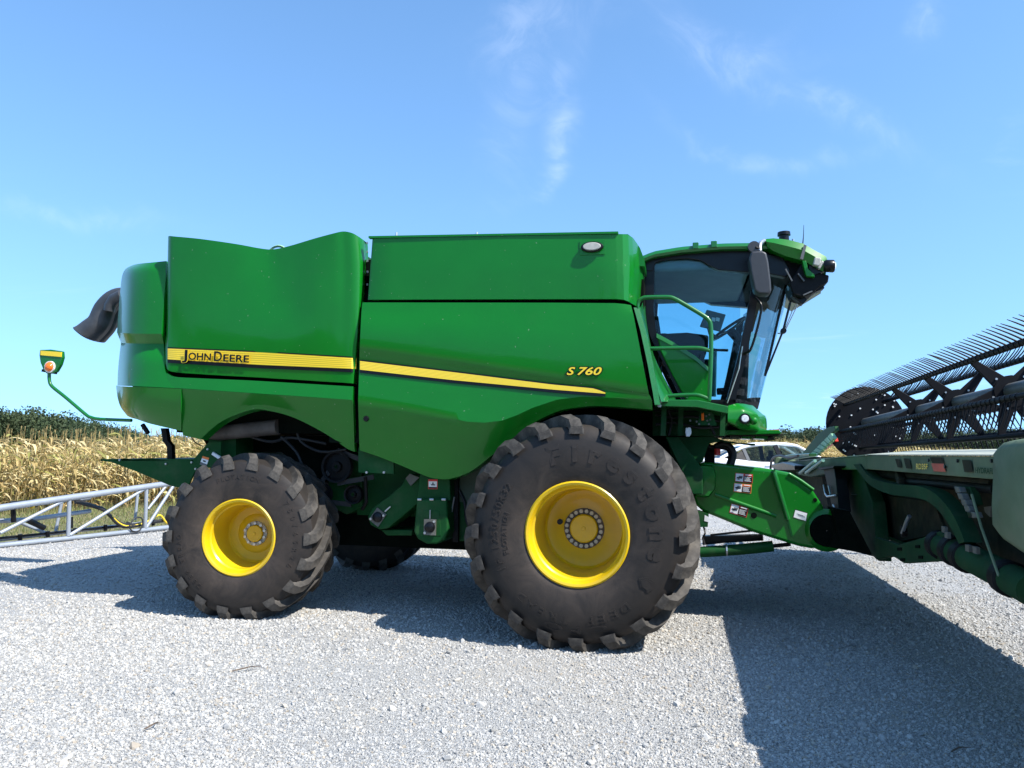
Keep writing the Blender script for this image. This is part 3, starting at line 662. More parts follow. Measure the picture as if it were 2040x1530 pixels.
wf, yf, ch = wheel((0, .62, .985), 1.035, 1.24, .43, .56, 20, .082, False, 0, 20, True, HC)
for i_, c_ in enumerate('Firestone'):
    tb = MB(); text_arc(tb, c_, 106-118*i_/8, 0, .70, .15, yf, .0045, .05, width=1.1); ch('sidewall_letter', tb, 'rubber')
tb = MB(); text_arc(tb, 'IF 1250/50R32', 206, 146, .715, .07, yf, .006, .01); t2 = MB(); text_arc(t2, 'FLOTATION', 196, 166, .625, .045, yf, .005, .01); ch('tyre_lettering', t2, 'rubber')['kind'] = 'stuff'
ch('tyre_lettering', tb, 'rubber')['kind'] = 'stuff'
for i_, c_ in enumerate('DEEP TREAD'):
    if c_ != ' ': tb = MB(); text_arc(tb, c_, -55-76*i_/9, 0, .72, .07, yf, .004, .015, width=1.25); ch('sidewall_letter', tb, 'rubber')
tb = MB(); text_arc(tb, 'CFO', -76, -104, .80, .06, yf, .006, .01, width=2.6)
ch('tyre_lettering', tb, 'rubber')['kind'] = 'stuff'
sb = MB(); ca, sa = math.cos(R_(-33)), math.sin(R_(-33))
shield = [(-.055, .05), (0, .07), (.055, .05), (.05, -.02), (0, -.075), (-.05, -.02)]
for s_, rs2 in ((1.0, .006), (.72, .009)):
    pl = []
    for x, y in shield:
        r = .70+y*s_; a = R_(-33)-x*s_/r; pl.append(Vector((r*math.cos(a), yf(r)-rs2, r*math.sin(a))))
    sb.prism(pl, (0, .012, 0))
ch('tyre_emblem', sb, 'rubber')
vb = MB(); vb.cyl((-.215, -.62+.56-.075, .06), (-.215, -.62+.56-.04, .06), .026, 16); ch('valve_hole', vb, 'black')
wheel((0, 2*CY-.62, .985), 1.035, 1.24, .43, .56, 20, .082, True, 0, 20, True, HC)
wr, yf2, ch2 = wheel((-3.45, .70, .80), .835, .74, .362, .43, 18, .062, False, R_(7), 10, False, HC)
tb = MB(); text_arc(tb, '750/65R26', 35, -25, .60, .05, yf2, .004, .005); text_arc(tb, 'FLOTATION', 112, 72, .60, .045, yf2, .004, .005); text_arc(tb, 'DEEP TREAD', 232, 180, .60, .045, yf2, .004, .005)
ch2('tyre_lettering', tb, 'rubber')['kind'] = 'stuff'
wheel((-3.45, 2*CY-.70, .80), .835, .74, .362, .43, 18, .062, True, R_(7), 10, False, HC)

# ------------------------------------------------------------------ hull behind the shields, near black so gaps and underbody read as shade
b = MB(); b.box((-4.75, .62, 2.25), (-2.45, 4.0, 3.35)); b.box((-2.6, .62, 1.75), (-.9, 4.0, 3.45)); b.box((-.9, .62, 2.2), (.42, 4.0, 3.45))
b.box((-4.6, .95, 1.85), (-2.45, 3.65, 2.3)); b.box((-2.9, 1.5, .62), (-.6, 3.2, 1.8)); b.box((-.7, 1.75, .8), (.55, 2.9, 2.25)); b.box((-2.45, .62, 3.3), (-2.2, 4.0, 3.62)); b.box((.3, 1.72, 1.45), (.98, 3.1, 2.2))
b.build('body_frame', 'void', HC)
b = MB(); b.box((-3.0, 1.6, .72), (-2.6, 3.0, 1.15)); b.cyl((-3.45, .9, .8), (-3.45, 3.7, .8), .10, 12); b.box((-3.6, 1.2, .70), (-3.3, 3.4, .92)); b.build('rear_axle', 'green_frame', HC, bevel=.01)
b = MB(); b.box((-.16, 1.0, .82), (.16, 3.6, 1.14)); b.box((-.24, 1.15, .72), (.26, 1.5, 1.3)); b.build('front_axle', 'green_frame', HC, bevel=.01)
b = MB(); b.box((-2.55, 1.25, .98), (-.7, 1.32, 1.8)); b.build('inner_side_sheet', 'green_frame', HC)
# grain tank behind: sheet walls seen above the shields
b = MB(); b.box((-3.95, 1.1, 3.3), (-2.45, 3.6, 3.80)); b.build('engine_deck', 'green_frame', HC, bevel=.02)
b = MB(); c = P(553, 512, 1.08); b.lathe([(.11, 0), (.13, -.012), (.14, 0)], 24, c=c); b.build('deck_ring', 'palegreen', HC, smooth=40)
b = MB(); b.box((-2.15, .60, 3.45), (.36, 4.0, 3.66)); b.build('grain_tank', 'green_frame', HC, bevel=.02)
b = MB()
for v in (482, 500, 518, 540, 565): b.pxprism([(729.5, v), (733, v-1), (733.2, v+3), (729.7, v+4)], .60, .01)
b.build('hinge_bolts', 'steel', HC)

# ------------------------------------------------------------------ side shields (near side), traced as curved sheets with real depth
A = [[(335, 471, 0.435), (333, 560, 0.475), (331, 650, 0.51), (328, 712, 0.5)], [(338, 470, 0.405), (336, 560, 0.435), (334, 660, 0.46), (331, 728, 0.465)], [(348, 471, 0.39), (346, 560, 0.415), (343, 660, 0.445), (341, 740, 0.45)], [(400, 476, 0.39), (398, 560, 0.415), (396, 665, 0.43), (395, 745, 0.45)], [(470, 486, 0.425), (470, 570, 0.43), (470, 668, 0.425), (470, 749.5, 0.45)], [(520, 495, 0.465), (520, 580, 0.445), (520, 670, 0.42), (520, 752, 0.45)], [(546, 496.5, 0.47), (547, 585, 0.445), (548, 672, 0.42), (548, 754, 0.45)], [(580, 489, 0.445), (582, 590, 0.435), (584, 674, 0.42), (585, 756, 0.45)], [(625, 475.5, 0.4135), (627, 590, 0.4115), (629, 676, 0.418), (630, 759, 0.45)], [(664, 465, 0.3965), (664, 580, 0.4135), (662, 678, 0.427), (662, 761, 0.45)], [(684, 461, 0.41), (686, 560, 0.425), (682, 680, 0.435), (680, 762, 0.45)], [(701, 464, 0.42), (704, 560, 0.43), (697, 680, 0.44), (692, 763, 0.45)], [(714, 471, 0.46), (717, 540, 0.46), (709, 660, 0.45), (700, 763.5, 0.455)], [(723, 478, 0.53), (724.5, 540, 0.53), (714, 655, 0.47), (704, 764, 0.465)], [(728, 484, 0.62), (728, 530, 0.62), (716.5, 650, 0.54), (707, 764, 0.5)]]
rows = []
panel('rear_side_shield', A, 26, 5, HC, sm=True, smx=True, fl=.06)
B_ = [[(262, 529, 1.45), (268, 527, 1.0), (280, 525, .70), (300, 523, .56), (331, 520, .53)],
      [(250, 536, 1.25), (256, 535, .86), (268, 535, .62), (295, 535, .50), (330.5, 535, .49)],
      [(243, 551, 1.15), (249, 551, .80), (262, 551, .58), (290, 552, .485), (330, 552, .475)],
      [(239.5, 580, 1.1), (246, 580, .78), (259, 580, .56), (288, 580, .475), (328, 580, .465)],
      [(236, 620, 1.1), (243, 620, .78), (256, 621, .55), (286, 621, .47), (325, 622, .46)],
      [(233, 662, 1.1), (240, 663, .78), (254, 664, .55), (284, 665, .47), (322, 665, .46)]]
panel('rear_hood', B_, 20, 6, HC, sm=True, smx=True, fl=.05, sides='tr')
B2 = [[(233, 662, 1.1), (240, 663, .78), (254, 664, .55), (284, 665, .47), (322, 665, .46)],
      [(241, 683, 1.14), (247, 683.5, .84), (260, 684, .63), (287, 684.5, .55), (326, 685, .54)]]
panel('rear_hood', B2, 20, 4, HC, sm=True, fl=.05, sides='r')
B3 = [[(241, 683, 1.14), (247, 683.5, .84), (260, 684, .63), (287, 684.5, .55), (326, 685, .54)],
      [(237.5, 712, 1.1), (244, 712, .80), (257, 713, .58), (285, 714, .49), (328, 715, .48)],
      [(235, 740, 1.1), (242, 740, .78), (255, 741, .56), (284, 742, .47), (331, 744, .46)],
      [(234, 768, 1.1), (241, 768.5, .77), (254, 769, .54), (284, 770, .45), (362, 774, .445)]]
panel('rear_hood', B3, 22, 5, HC, sm=True, smx=True, fl=.05, sides='r')
S_ = [[(231, 768, 1.1), (238, 769, .76), (252, 770, .53), (282, 771, .44), (361, 774.5, .435)],
      [(234.5, 793, 1.12), (242, 794, .79), (256, 796, .56), (285, 798, .47), (361, 803, .465)],
      [(241, 812, 1.16), (248, 814, .84), (262, 817, .62), (288, 822, .54), (361, 831, .53)],
      [(254, 829, 1.22), (261, 832, .92), (275, 836, .71), (299, 844, .64), (361, 858.5, .62)]]
panel('rear_skirt', S_, 22, 5, HC, sm=True, smx=True, fl=.05, sides='tbr')
C_ = [[(332, 743, .46), (337, 747.5, .455), (346, 750.5, .45), (362, 752, .45), (500, 758, .45), (620, 765, .45), (703, 770, .45)],
      [(333, 771, .447), (338, 772, .446), (346, 773, .445), (364, 774, .44), (500, 783, .435), (620, 791, .435), (702, 797, .435)]]
panel('lower_rear_shield', C_, 40, 4, HC, mode='u', fl=.05, sides='tr')
C2 = [[(363.5, 774.5, .435), (398, 776.5, .434), (440, 779.5, .434), (500, 783.3, .434), (540, 786, .434), (580, 788.7, .434), (620, 791.3, .434), (660, 794, .434), (690, 796, .434), (703, 797, .434)],
      [(363.5, 859, .62), (398, 866.5, .63), (440, 831, .58), (500, 807.5, .545), (540, 810.5, .545), (580, 821.5, .56), (620, 840, .575), (660, 863, .60), (690, 884.5, .62), (706, 891, .63)]]
def archcurve(pts):                                        # smooth the arch but keep its corner
    return [pts[0]]+catmull(pts[1:], 6)
c2b = archcurve(fillY(C2[1])); c2t = archcurve(fillY(C2[0]))
b = MB(); rr = [[P(*p) for p in c2t]]
for j in range(1, 7):
    t = j/6; rr.append([P(a[0]*(1-t)+d[0]*t, a[1]*(1-t)+d[1]*t, a[2]*(1-t)+d[2]*t) for a, d in zip(c2t, c2b)])
low = [p+Vector((0, .015, -.045)) for p in rr[-1]]; rr.append(low); rr.append([p+Vector((0, .12, -.01)) for p in low])
b.grid(flanged(rr, .05, 'lr')); b.build('lower_rear_shield', 'green', HC, smooth=24)
# big front shield with its raised stripe line and wheel arch
dus = [(716, 0), (760, 0), (800, 0), (850, 0), (880, 0), (905, 0), (940, 0), (985, 0), (1025, 0), (1062, 0), (1110, 0), (1150, 0), (1200, 0), (1298, 0)]
dbot = catmull([(716, 890, .56), (760, 905, .58), (800, 921, .60), (850, 942, .62), (880, 947.5, .625), (905, 944.5, .62), (940, 930, .60), (985, 895, .555), (1025, 862, .52), (1062, 835, .495), (1110, 812, .47), (1150, 804, .46), (1200, 801, .455), (1299, 808, .45)], 5)
def along(pts, us): a = np.array(pts); return [np.interp(us, a[:, 0], a[:, k]) for k in range(1, a.shape[1])]
k = len(dbot); fr = [(p[0]-716)/(1299-716) for p in dbot]
def dcur(l, r, pts):                                       # curve sampled at the same fractions as the bottom edge
    us = [l+(r-l)*f for f in fr]; v, y = along(pts, us); return list(zip(us, v, y))
d0 = dcur(722, 1257, [(722, 602.5, .46), (1100, 603, .46), (1235, 604, .46), (1257, 608, .475)])
d1 = dcur(720, 1262, [(720, 622, .445), (1262, 628, .445)])
d2 = dcur(716.5, 1292, [(716, 692, .415), (900, 718, .415), (1100, 751, .415), (1292, 784, .42)])
d3 = dcur(716, 1294, [(716, 713, .452), (900, 738, .45), (1100, 763, .44), (1294, 787, .425)])
d4 = dcur(713.5, 1298, [(713, 798, .425), (800, 812, .425), (870, 827, .425), (930, 840, .425), (965, 842, .425), (1000, 838, .427), (1030, 827, .43), (1062, 812, .432), (1110, 796, .432), (1160, 790, .432), (1298, 796, .432)])
rr = []
for a, c, m_ in ((d0, d1, 3), (d1, d2, 8), (d2, d3, 2), (d3, d4, 6), (d4, dbot, 7)):
    for j in range(m_):
        t = j/m_; bulge = -.018*math.sin(math.pi*t) if a is d1 else 0
        rr.append([P(p[0]*(1-t)+q[0]*t, p[1]*(1-t)+q[1]*t, p[2]*(1-t)+q[2]*t+bulge) for p, q in zip(a, c)])
rr.append([P(*p) for p in dbot]); low = [p+Vector((0, .012, -.035)) for p in rr[-1]]; rr.append(low); rr.append([p+Vector((0, .12, -.008)) for p in low])
b = MB(); b.grid(flanged(rr, .05, 'tlr')); b.build('front_side_shield', 'green', HC, smooth=24)
b = MB(); c = P(729, 834, .465); b.lathe([(.001, -.006), (.024, -.006), (.03, .004)], 20, c=c); b.build('latch_plug', 'black', HC)
E_ = [[(742, 475.5, .47), (737.5, 536, .47), (733, 597, .47)], [(745, 475.3, .46), (740.5, 536, .46), (736, 597, .46)], [(1000, 471, .455), (1000, 536, .45), (1000, 596, .46)], [(1226, 466.5, .46), (1228, 536, .455), (1228, 595.5, .465)],
      [(1240, 466.2, .475), (1242, 536, .47), (1243, 597, .48)], [(1251, 467.5, .53), (1254, 540, .52), (1253, 601, .53)], [(1260, 473, .64), (1263, 545, .62), (1259, 605, .62)], [(1270, 486, .86), (1273, 550, .82), (1266, 609, .74)], [(1278, 503, 1.15), (1281, 556, 1.1), (1272, 612, .92)], [(1283.5, 521, 1.5), (1284, 570, 1.45), (1279, 612, 1.2)]]
panel('grain_tank_side', E_, 14, 6, HC, smx=False, fl=.05, smooth=32)
b = MB(); b.bar(P(736, 473.5, .47), P(1232, 464.5, .47), .05, .02); b.build('tank_top_trim', 'green', HC)
b = MB(); b.pxprism([(1226, 466), (1251, 466.5), (1262, 475), (1275, 494), (1284, 518), (1284, 530), (1262, 530), (1226, 530)], .9, 2.6); b.build('tank_front_wall', 'green', HC)
for u in (790, 950, 1200): b = MB(); q = P(u, 470, .5); b.cyl(q, q+Vector((0, 0, .035)), .012, 6); b.build('trim_bolt', 'steel', HC)
# work lamp on the tank side
b = MB(); c = P(1180, 493, .45); pts = [(math.cos(a)*.105, math.sin(a)*.05) for a in np.linspace(0, 2*math.pi, 28, endpoint=False)]
b.prism([c+Vector((x, .02, z)) for x, z in pts], (0, -.055, 0)); lampb = b.build('work_lamp', 'black', HC, bevel=.008)
b = MB(); b.prism([c+Vector((x*.8, -.03, z*.75)) for x, z in pts], (0, -.018, 0)); b.build('lens', 'lampbody', lampb, bevel=.006)
b = MB(); b.box((c.x-.12, c.y-.001, c.z-.07), (c.x+.12, c.y+.004, c.z+.07)); b.build('lamp_plate', 'green', HC, bevel=.003)
# front corner strips and cowl between shield and cab
for i, (du, y) in enumerate(((4.5, .50), (10.5, .55))):
    b = MB(); q = [(1258+du, 611+du*.35), (1272+du*.9, 660), (1286+du*.9, 725), (1297+du*.8, 782), (1301+du*.75, 806)]
    ql = [P(u, v, y) for u, v in q]; b.grid([[p for p in ql], [p+Vector((.026, .012, 0)) for p in ql], [p+Vector((.03, .07, 0)) for p in ql]]); b.build('corner_strip', 'green_rail', HC, smooth=30)
cw = [[(1272, 612, .60), (1287, 680, .60), (1302, 745, .60), (1317, 800, .60)], [(1275, 612, .64), (1290, 680, .66), (1307, 745, .66), (1326, 800, .66)], [(1279, 606, .9), (1290, 665, .9), (1308, 735, .9), (1340, 800, .9)], [(1284, 590, 1.3), (1288.5, 645, 1.3), (1304, 712, 1.3), (1347, 797, 1.3)]]
panel('front_cowl', cw, 14, 4, HC, 'green_rail', sm=True, smx=True, fl=.03, sides='lb', smooth=40)
b = MB(); b.box((.25, 1.0, 2.15), (.53, 3.6, 3.4)); b.build('tank_front_bulkhead', 'void', HC)

# yellow stripe, black edge and lettering
def stripe(l, r, top, bot, blk, name, Yf):
    for nm, a, c, m_, dy, uv in (('black_edge', [(u, v-2.5) for u, v in top], [(u, v+blk) for u, v in bot], 'black', .009, False), ('yellow_stripe', top, bot, 'stripe', .012, True)):
        b = MB(); us = np.linspace(l, r, 40); va = np.interp(us, [p[0] for p in a], [p[1] for p in a]); vc = np.interp(us, [p[0] for p in c], [p[1] for p in c])
        b.grid([[P(u, v0+(v1-v0)*t, Yf(u, v0+(v1-v0)*t)-dy) for u, v0, v1 in zip(us, va, vc)] for t in np.linspace(0, 1, 5)], uv=uv); b.build(nm, m_, HC, smooth=40)
def YA(u, v):
    f = (v-672)/(760-672); m = np.interp(u, [328, 331, 341, 395, 520, 630, 662, 692, 704, 711], [.51, .466, .452, .44, .43, .425, .43, .44, .462, .50]); return m+(.45-m)*np.clip(f, 0, 1) if 340 < u < 695 else m-.004
stripe(334, 710, [(334, 694), (520, 702), (710, 713.5)], [(334, 716), (520, 727), (708, 735)], 7, 'stripe', YA)
def YD(u, v):
    v0 = np.interp(u, [716, 900, 1100, 1294], [713, 738, 763, 787]); v1 = np.interp(u, [713, 800, 870, 930, 965, 1000, 1030, 1062, 1110, 1160, 1298], [798, 812, 827, 840, 842, 838, 827, 812, 796, 790, 796])
    y0 = np.interp(u, [716, 900, 1100, 1294], [.452, .45, .44, .425]); return y0+(.428-y0)*np.clip((v-v0)/max(v1-v0, 1), 0, 1)
stripe(717, 1206, [(717, 719), (900, 741), (1100, 766), (1185, 774), (1206, 782)], [(717, 736.5), (900, 757), (1100, 776), (1190, 783), (1206, 784.5)], 6, 'stripe', YD)
def lettering(words, Yp, fill, outl, grow, name, shear=0):
    """each word: text, baseline start px, end px, height px"""
    b = MB(); f = MB()
    for w_, u0, v0, u1, v1, h in words:
        x0, x1 = px_text(f, w_, u0, v0, u1, v1, h, Yp-.018, .02, shear); px_text(b, w_, u0, v0, u1, v1, h, Yp-.0155, grow, shear, x0=x0, x1=x1)
    o = b.build(name, outl, HC); f.build('letter_fill', fill, o)
lettering([('J', 362, 715.5, 373, 716, 19), ('OHN', 375, 716, 420, 718.2, 14), ('D', 426, 718.6, 442, 719.4, 19), ('EERE', 444.5, 719.5, 496, 722, 14)], .43, 'black', 'decalyellow', .055, 'maker_lettering')
lettering([('S', 1129, 746.5, 1146, 746.5, 15), ('760', 1150, 746.5, 1199, 746.5, 15)], .415, 'decalyellow', 'black', .085, 'model_lettering', .3)

# the far side carries the same shields, and a rear wall closes the hood
for o_ in [q for q in HC.children if q.name.split('.')[0] in ('rear_side_shield', 'rear_hood', 'rear_skirt', 'lower_rear_shield', 'front_side_shield', 'grain_tank_side', 'front_cowl')]:
    me = o_.data.copy()
    for v_ in me.vertices: v_.co.y = -v_.co.y
    me.flip_normals(); put(o_.name.split('.')[0], me, HC)
b = MB(); xr = P(236, 620, 1.1).x+.30
b.prism([(xr-.02, 1.05, 2.15), (xr-.02, 3.55, 2.15), (xr-.02, 3.55, 3.1), (xr+.12, 3.3, 3.42), (xr+.12, 1.3, 3.42), (xr-.02, 1.05, 3.1)], (.4, 0, 0)); b.build('rear_wall', 'green', HC, bevel=.02)

# ------------------------------------------------------------------ cab
CS, CF = 1.36, 3.24                                        # near and far cab side
def cabx(u, v): return P(u, v, CS)
def quadpane(pts, name, m, Y, th=.008, parent=HC): b = MB(); b.prism([P(u, v, Y) for u, v in pts], (0, th, 0)); return b.build(name, m, parent)
# rear post and frame of the near side (black), built as bent bars
def strip(ptsA, ptsB, Y, depth, name, m, bevel=.006, sm=True):
    a = catmull([(u, v) for u, v in ptsA], 5) if sm else ptsA; c = catmull([(u, v) for u, v in ptsB], 5) if sm else ptsB
    b = MB(); A_ = [P(u, v, Y) for u, v in a]; C_ = [P(u, v, Y) for u, v in c]; w = Vector((0, depth, 0))
    b.grid([[p+w for p in A_], A_, C_, [p+w for p in C_], [p+w for p in A_]])
    return b.build(name, m, HC, smooth=30)
strip([(1284, 508), (1285, 560), (1287, 620), (1294, 665), (1310, 700), (1335, 750), (1362, 803)], [(1305, 514), (1303, 560), (1303, 620), (1308, 662), (1326, 700), (1352, 750), (1380, 803)], CS, .10, 'rear_pillar', 'black')
strip([(1496, 578), (1487, 630), (1470, 710), (1446, 803)], [(1512, 578), (1503, 630), (1487, 710), (1464, 803)], CS, .09, 'front_pillar', 'black')
strip([(1340, 796), (1400, 800), (1448, 800)], [(1340, 806), (1400, 809), (1466, 809)], CS, .10, 'door_sill', 'black')
# far side frame mirrors the near one
def far(pt): return Vector((pt.x, 2*CY-pt.y, pt.z))
b = MB()
for pa, pb in (([(1284, 508), (1287, 620), (1310, 700), (1362, 803)], [(1303, 514), (1300, 620), (1324, 700), (1378, 803)]), ([(1496, 578), (1470, 710), (1446, 803)], [(1512, 578), (1487, 710), (1464, 803)])):
    a = [far(P(u, v, CS)) for u, v in catmull(pa, 5)]; c = [far(P(u, v, CS)) for u, v in catmull(pb, 5)]; w = Vector((0, -.09, 0))
    b = MB(); b.grid([[p+w for p in a], a, c, [p+w for p in c], [p+w for p in a]]); b.build('cab_pillar', 'black', HC, smooth=30)
# glass: near side, far side, windscreen
side_glass = [(1303, 512), (1400, 512), (1503, 535), (1503, 580), (1486, 640), (1455, 800), (1372, 800), (1312, 690), (1303, 640)]
quadpane(side_glass, 'side_window', 'glass', CS+.03)
b = MB(); b.prism([far(P(u, v, CS+.03)) for u, v in side_glass], (0, .008, 0)); b.build('side_window', 'glass', HC)
def ws(t):                                                 # windscreen line at height fraction t (0 sill, 1 top): near post -> bulge -> far post
    p0 = P(1462, 803, CS).lerp(P(1512, 560, CS), t); pm = P(1512, 803, CY).lerp(P(1583, 530, CY), t); out = []
    for i in range(17):
        s = i/16*2-1; x = pm.x+(p0.x-pm.x)*abs(s)**2.3; out.append(Vector((x, CY+s*(CF-CS)/2, p0.z+(pm.z-p0.z)*(1-abs(s)**2))))
    return out
b = MB(); b.grid([ws(t) for t in np.linspace(0, 1, 9)]); b.build('windscreen', 'glass', HC, smooth=60)
b = MB(); g = [ws(-.045), ws(.0), ws(.03)]; b.grid([[p+Vector((-.002, 0, 0)) for p in r] for r in g]); b.build('windscreen_seal', 'blackm', HC, smooth=60)
# floor, back wall, green door-corner panel
zf = P(1400, 800, CS).z
b = MB(); b.box((.62, CS, zf-.10), (1.42, CF, zf+.02)); b.build('cab_floor', 'blackm', HC)
b = MB(); b.box((.56, CS+.05, zf), (.66, CF-.05, 3.1)); b.build('cab_back_wall', 'void', HC)
pts = [(1309, 668), (1318, 672), (1385, 716), (1414, 741), (1416, 801), (1369, 801), (1340, 748), (1316, 700)]
b = MB(); b.pxprism(pts, CS-.02, .04); b.build('door_corner_panel', 'green', HC, bevel=.012)
b = MB(); tp = [P(u, v, CS-.03) for u, v in ((1308, 666), (1340, 683), (1385, 711), (1416, 738))]; b.grid([[p+Vector((0, -.01, -.035)) for p in tp], [p+Vector((0, .0, .012)) for p in tp], [p+Vector((0, .06, .02)) for p in tp]]); b.build('door_corner_lip', 'green_rail', HC, smooth=40)
# roof
ztop = lambda X: np.interp(X, [.45, .62, .9, 1.3, 1.75, 2.0], [3.70, 3.765, 3.80, 3.815, 3.80, 3.78])
b = MB(); rows = []
for y, dz in ((CS-.09, -.075), (CS-.10, -.05), (CS-.07, -.01), (CS+.05, .02), (CY, .05), (CF-.05, .02), (CF+.07, -.01), (CF+.10, -.05), (CF+.09, -.075)):
    rows.append([Vector((x, y, float(ztop(x))+dz)) for x in np.linspace(.50, 1.98, 22)])
b.grid(rows); w = [Vector((p.x, CS+.02, p.z-.0)) for p in rows[0]]; b.grid([rows[0], w]); b.grid([rows[-1], [Vector((p.x, CF-.02, p.z)) for p in rows[-1]]])
b.build('cab_roof', 'green_rail', HC, smooth=40)
for x in (1.04, 1.22):
    b = MB(); z = float(ztop(x)); b.box((x-.03, CS-.115, z-.055), (x+.03, CS-.06, z+.012)); b.build('roof_clip', 'green_rail', HC, bevel=.006)
b = MB(); b.box((.56, CS+.04, 3.57), (1.60, CF-.04, 3.70)); b.build('headliner', 'headliner', HC, bevel=.05, seg=3)
b = MB(); b.lathe([(.001, 0), (.09, 0), (.10, .012)], 20, c=(0, 0, 0)); spk = b.build('roof_speaker', 'greyplastic', HC, smooth=30); spk.location = Vector((1.25, 2.3, 3.565))-HC.location; spk.rotation_euler = (R_(90), 0, 0)
# black band below the roof edge with its dip over the door
band = [(1286, 509), (1330, 500), (1400, 497), (1500, 499), (1560, 512), (1575, 540), (1565, 552), (1530, 545), (1500, 543), (1460, 540), (1432, 538), (1414, 530), (1396, 519), (1370, 515), (1330, 517), (1306, 523), (1300, 540), (1286, 540)]
b = MB(); b.pxprism(band, CS-.01, .10); b.build('roof_fascia', 'black', HC, bevel=.008)
b = MB(); b.prism([far(P(u, v, CS-.01)) for u, v in band], (0, -.10, 0)); b.build('roof_fascia', 'black', HC)
b = MB(); b.pxprism([(1500, 495), (1560, 503), (1600, 525), (1590, 560), (1560, 545), (1500, 535)], CS+.06, CF-CS-.12); b.build('roof_front_box', 'blackm', HC)
# visor: swept wing of the roof front with lamps
vtop = [(1524, 476), (1541, 474.5), (1570, 477.5), (1600, 485), (1622, 498), (1646, 511), (1649, 521)]
vlow = [(1528, 492), (1541, 500), (1565, 510), (1598, 519), (1606, 522), (1622, 531), (1640, 541)]
b = MB(); Yn = CS-.12
def vis(curve, Y, dx=0): return [P(u, v, Y)+Vector((dx, 0, 0)) for u, v in curve]
nt_ = vis(vtop, Yn+.02); nl_ = vis(vlow, Yn); mt = [Vector((p.x+.06+.10*i/6, CY, p.z+.05)) for i, p in enumerate(nt_)]; ml = [Vector((p.x+.06+.10*i/6, CY, p.z)) for i, p in enumerate(nl_)]
inn = [p.lerp(q, .45)+Vector((0, -.035, 0)) for p, q in zip(nt_, nl_)]
f_ = lambda c: [far(p) for p in c]
b.grid([nl_, inn, nt_, mt, f_(nt_), f_(inn), f_(nl_), ml, nl_]); b.build('visor', 'green', HC, smooth=28)
b = MB(); b.prism([P(u, v, Yn-.03) for u, v in ((1602, 487), (1607, 489), (1600, 517), (1594, 515))], (0, .02, 0)); b.build('visor_rib', 'greyplastic', HC)
# end box with lamp cluster
b = MB(); b.pxprism([(1598, 522), (1606, 520), (1622, 533), (1637, 545), (1652, 548), (1650, 562), (1632, 572), (1618, 585), (1596, 592), (1580, 586), (1572, 562), (1585, 545)], CS-.08, .35); b.build('visor_underside', 'blackm', HC, bevel=.012)
b = MB(); b.pxprism([(1598, 520), (1606, 519), (1610, 535), (1622, 546), (1624, 552), (1606, 550), (1602, 536)], CS-.13, .06); b.build('visor_corner', 'green', HC, bevel=.006)
b = MB(); b.pxprism([(1612, 511), (1625, 506), (1640, 512), (1644, 540), (1622, 547), (1612, 535)], CS-.10, .10); b.build('lamp_recess', 'black', HC)
b = MB(); b.pxprism([(1623, 512), (1636, 513), (1636, 524), (1631, 530), (1620, 527)], CS-.17, .09); b.build('lamp_housing', 'lampbody', HC, bevel=.01)
b = MB(); b.pxprism([(1637, 518), (1643, 522), (1634, 536), (1629, 533)], CS-.15, .07); b.build('lamp_housing', 'lampbody', HC, bevel=.008)
b = MB(); c = P(1640, 530, CS-.12); b.tube([c, c+Vector((.02, 0, .0)), c+Vector((.09, 0, -.005)), c+Vector((.10, 0, -.005))], [.045, .06, .062, .055], 18); lb = b.build('round_lamp', 'black', HC, smooth=40)
b = MB(); b.tube([c+Vector((.10, 0, -.005)), c+Vector((.112, 0, -.006))], [.05, .035], 18); b.build('lens', 'lamp', lb, smooth=40)
for i, (u0, v0, u1, v1) in enumerate(((1580, 585, 1602, 604), (1602, 584, 1622, 578), (1622, 577, 1638, 570), (1574, 566, 1584, 586))):
    b = MB(); b.bar(P(u0, v0, CS+.05), P(u1, v1, CS+.05), .12, .07); b.build('visor_lamp', 'black', HC, bevel=.008)
for u0, v0, u1, v1 in ((1565, 536, 1578, 560), (1590, 545, 1602, 560), (1600, 588, 1618, 580)):
    b = MB(); b.bar(P(u0, v0, CS-.10), P(u1, v1, CS-.10), .02, .012); b.build('visor_cable', 'greyplastic', HC)
b = MB(); q = P(1562, 480, CS+.12); b.tube([q, q+Vector((0, 0, .05)), q+Vector((0, 0, .055)), q+Vector((0, 0, .09))], [.05, .05, .065, .062], 16); b.build('roof_beacon_base', 'black', HC, smooth=30)
b = MB(); q = P(1599, 489, CS+.05); b.tube([q, q+Vector((.01, 0, .10)), q+Vector((.015, 0, .21))], [.007, .004, .002], 6); b.build('aerial', 'blackm', HC)
b = MB(); q = P(1580, 481, CS+.1); b.cyl(q, q+Vector((0, 0, .025)), .012, 8); b.build('roof_bolt', 'steel', HC)
# mirrors
YM = .98
b = MB(); pr = [(1497, 501), (1518, 499), (1527, 503), (1531, 520), (1536, 560), (1537, 580), (1532, 586), (1512, 585), (1503, 578), (1496, 545), (1492, 515)]
b.pxprism(pr, YM-.05, .17); mir = b.build('mirror', 'mirror', HC, smooth=50, bevel=.045, seg=5)
b = MB(); c = P(1502, 492, YM+.05); b.tube([c+Vector((0, -.015, 0)), c+Vector((0, .01, 0)), c+Vector((0, .03, 0))], [.055, .06, .03], 20); o = b.build('spot_mirror', 'mirror', HC, smooth=40)
b = MB(); b.tube([P(1514, 500, YM+.05), P(1513, 492, YM+.06), P(1515, 484, YM+.12), P(1521, 480, YM+.25), P(1530, 481, CS-.02)], .02, 10); b.build('mirror_arm', 'steel', HC, smooth=60)
b = MB(); b.tube([P(1502, 497, YM+.06), P(1507, 493, YM+.04), P(1513, 496, YM+.05)], .016, 8); b.build('mirror_clamp', 'blackm', HC)
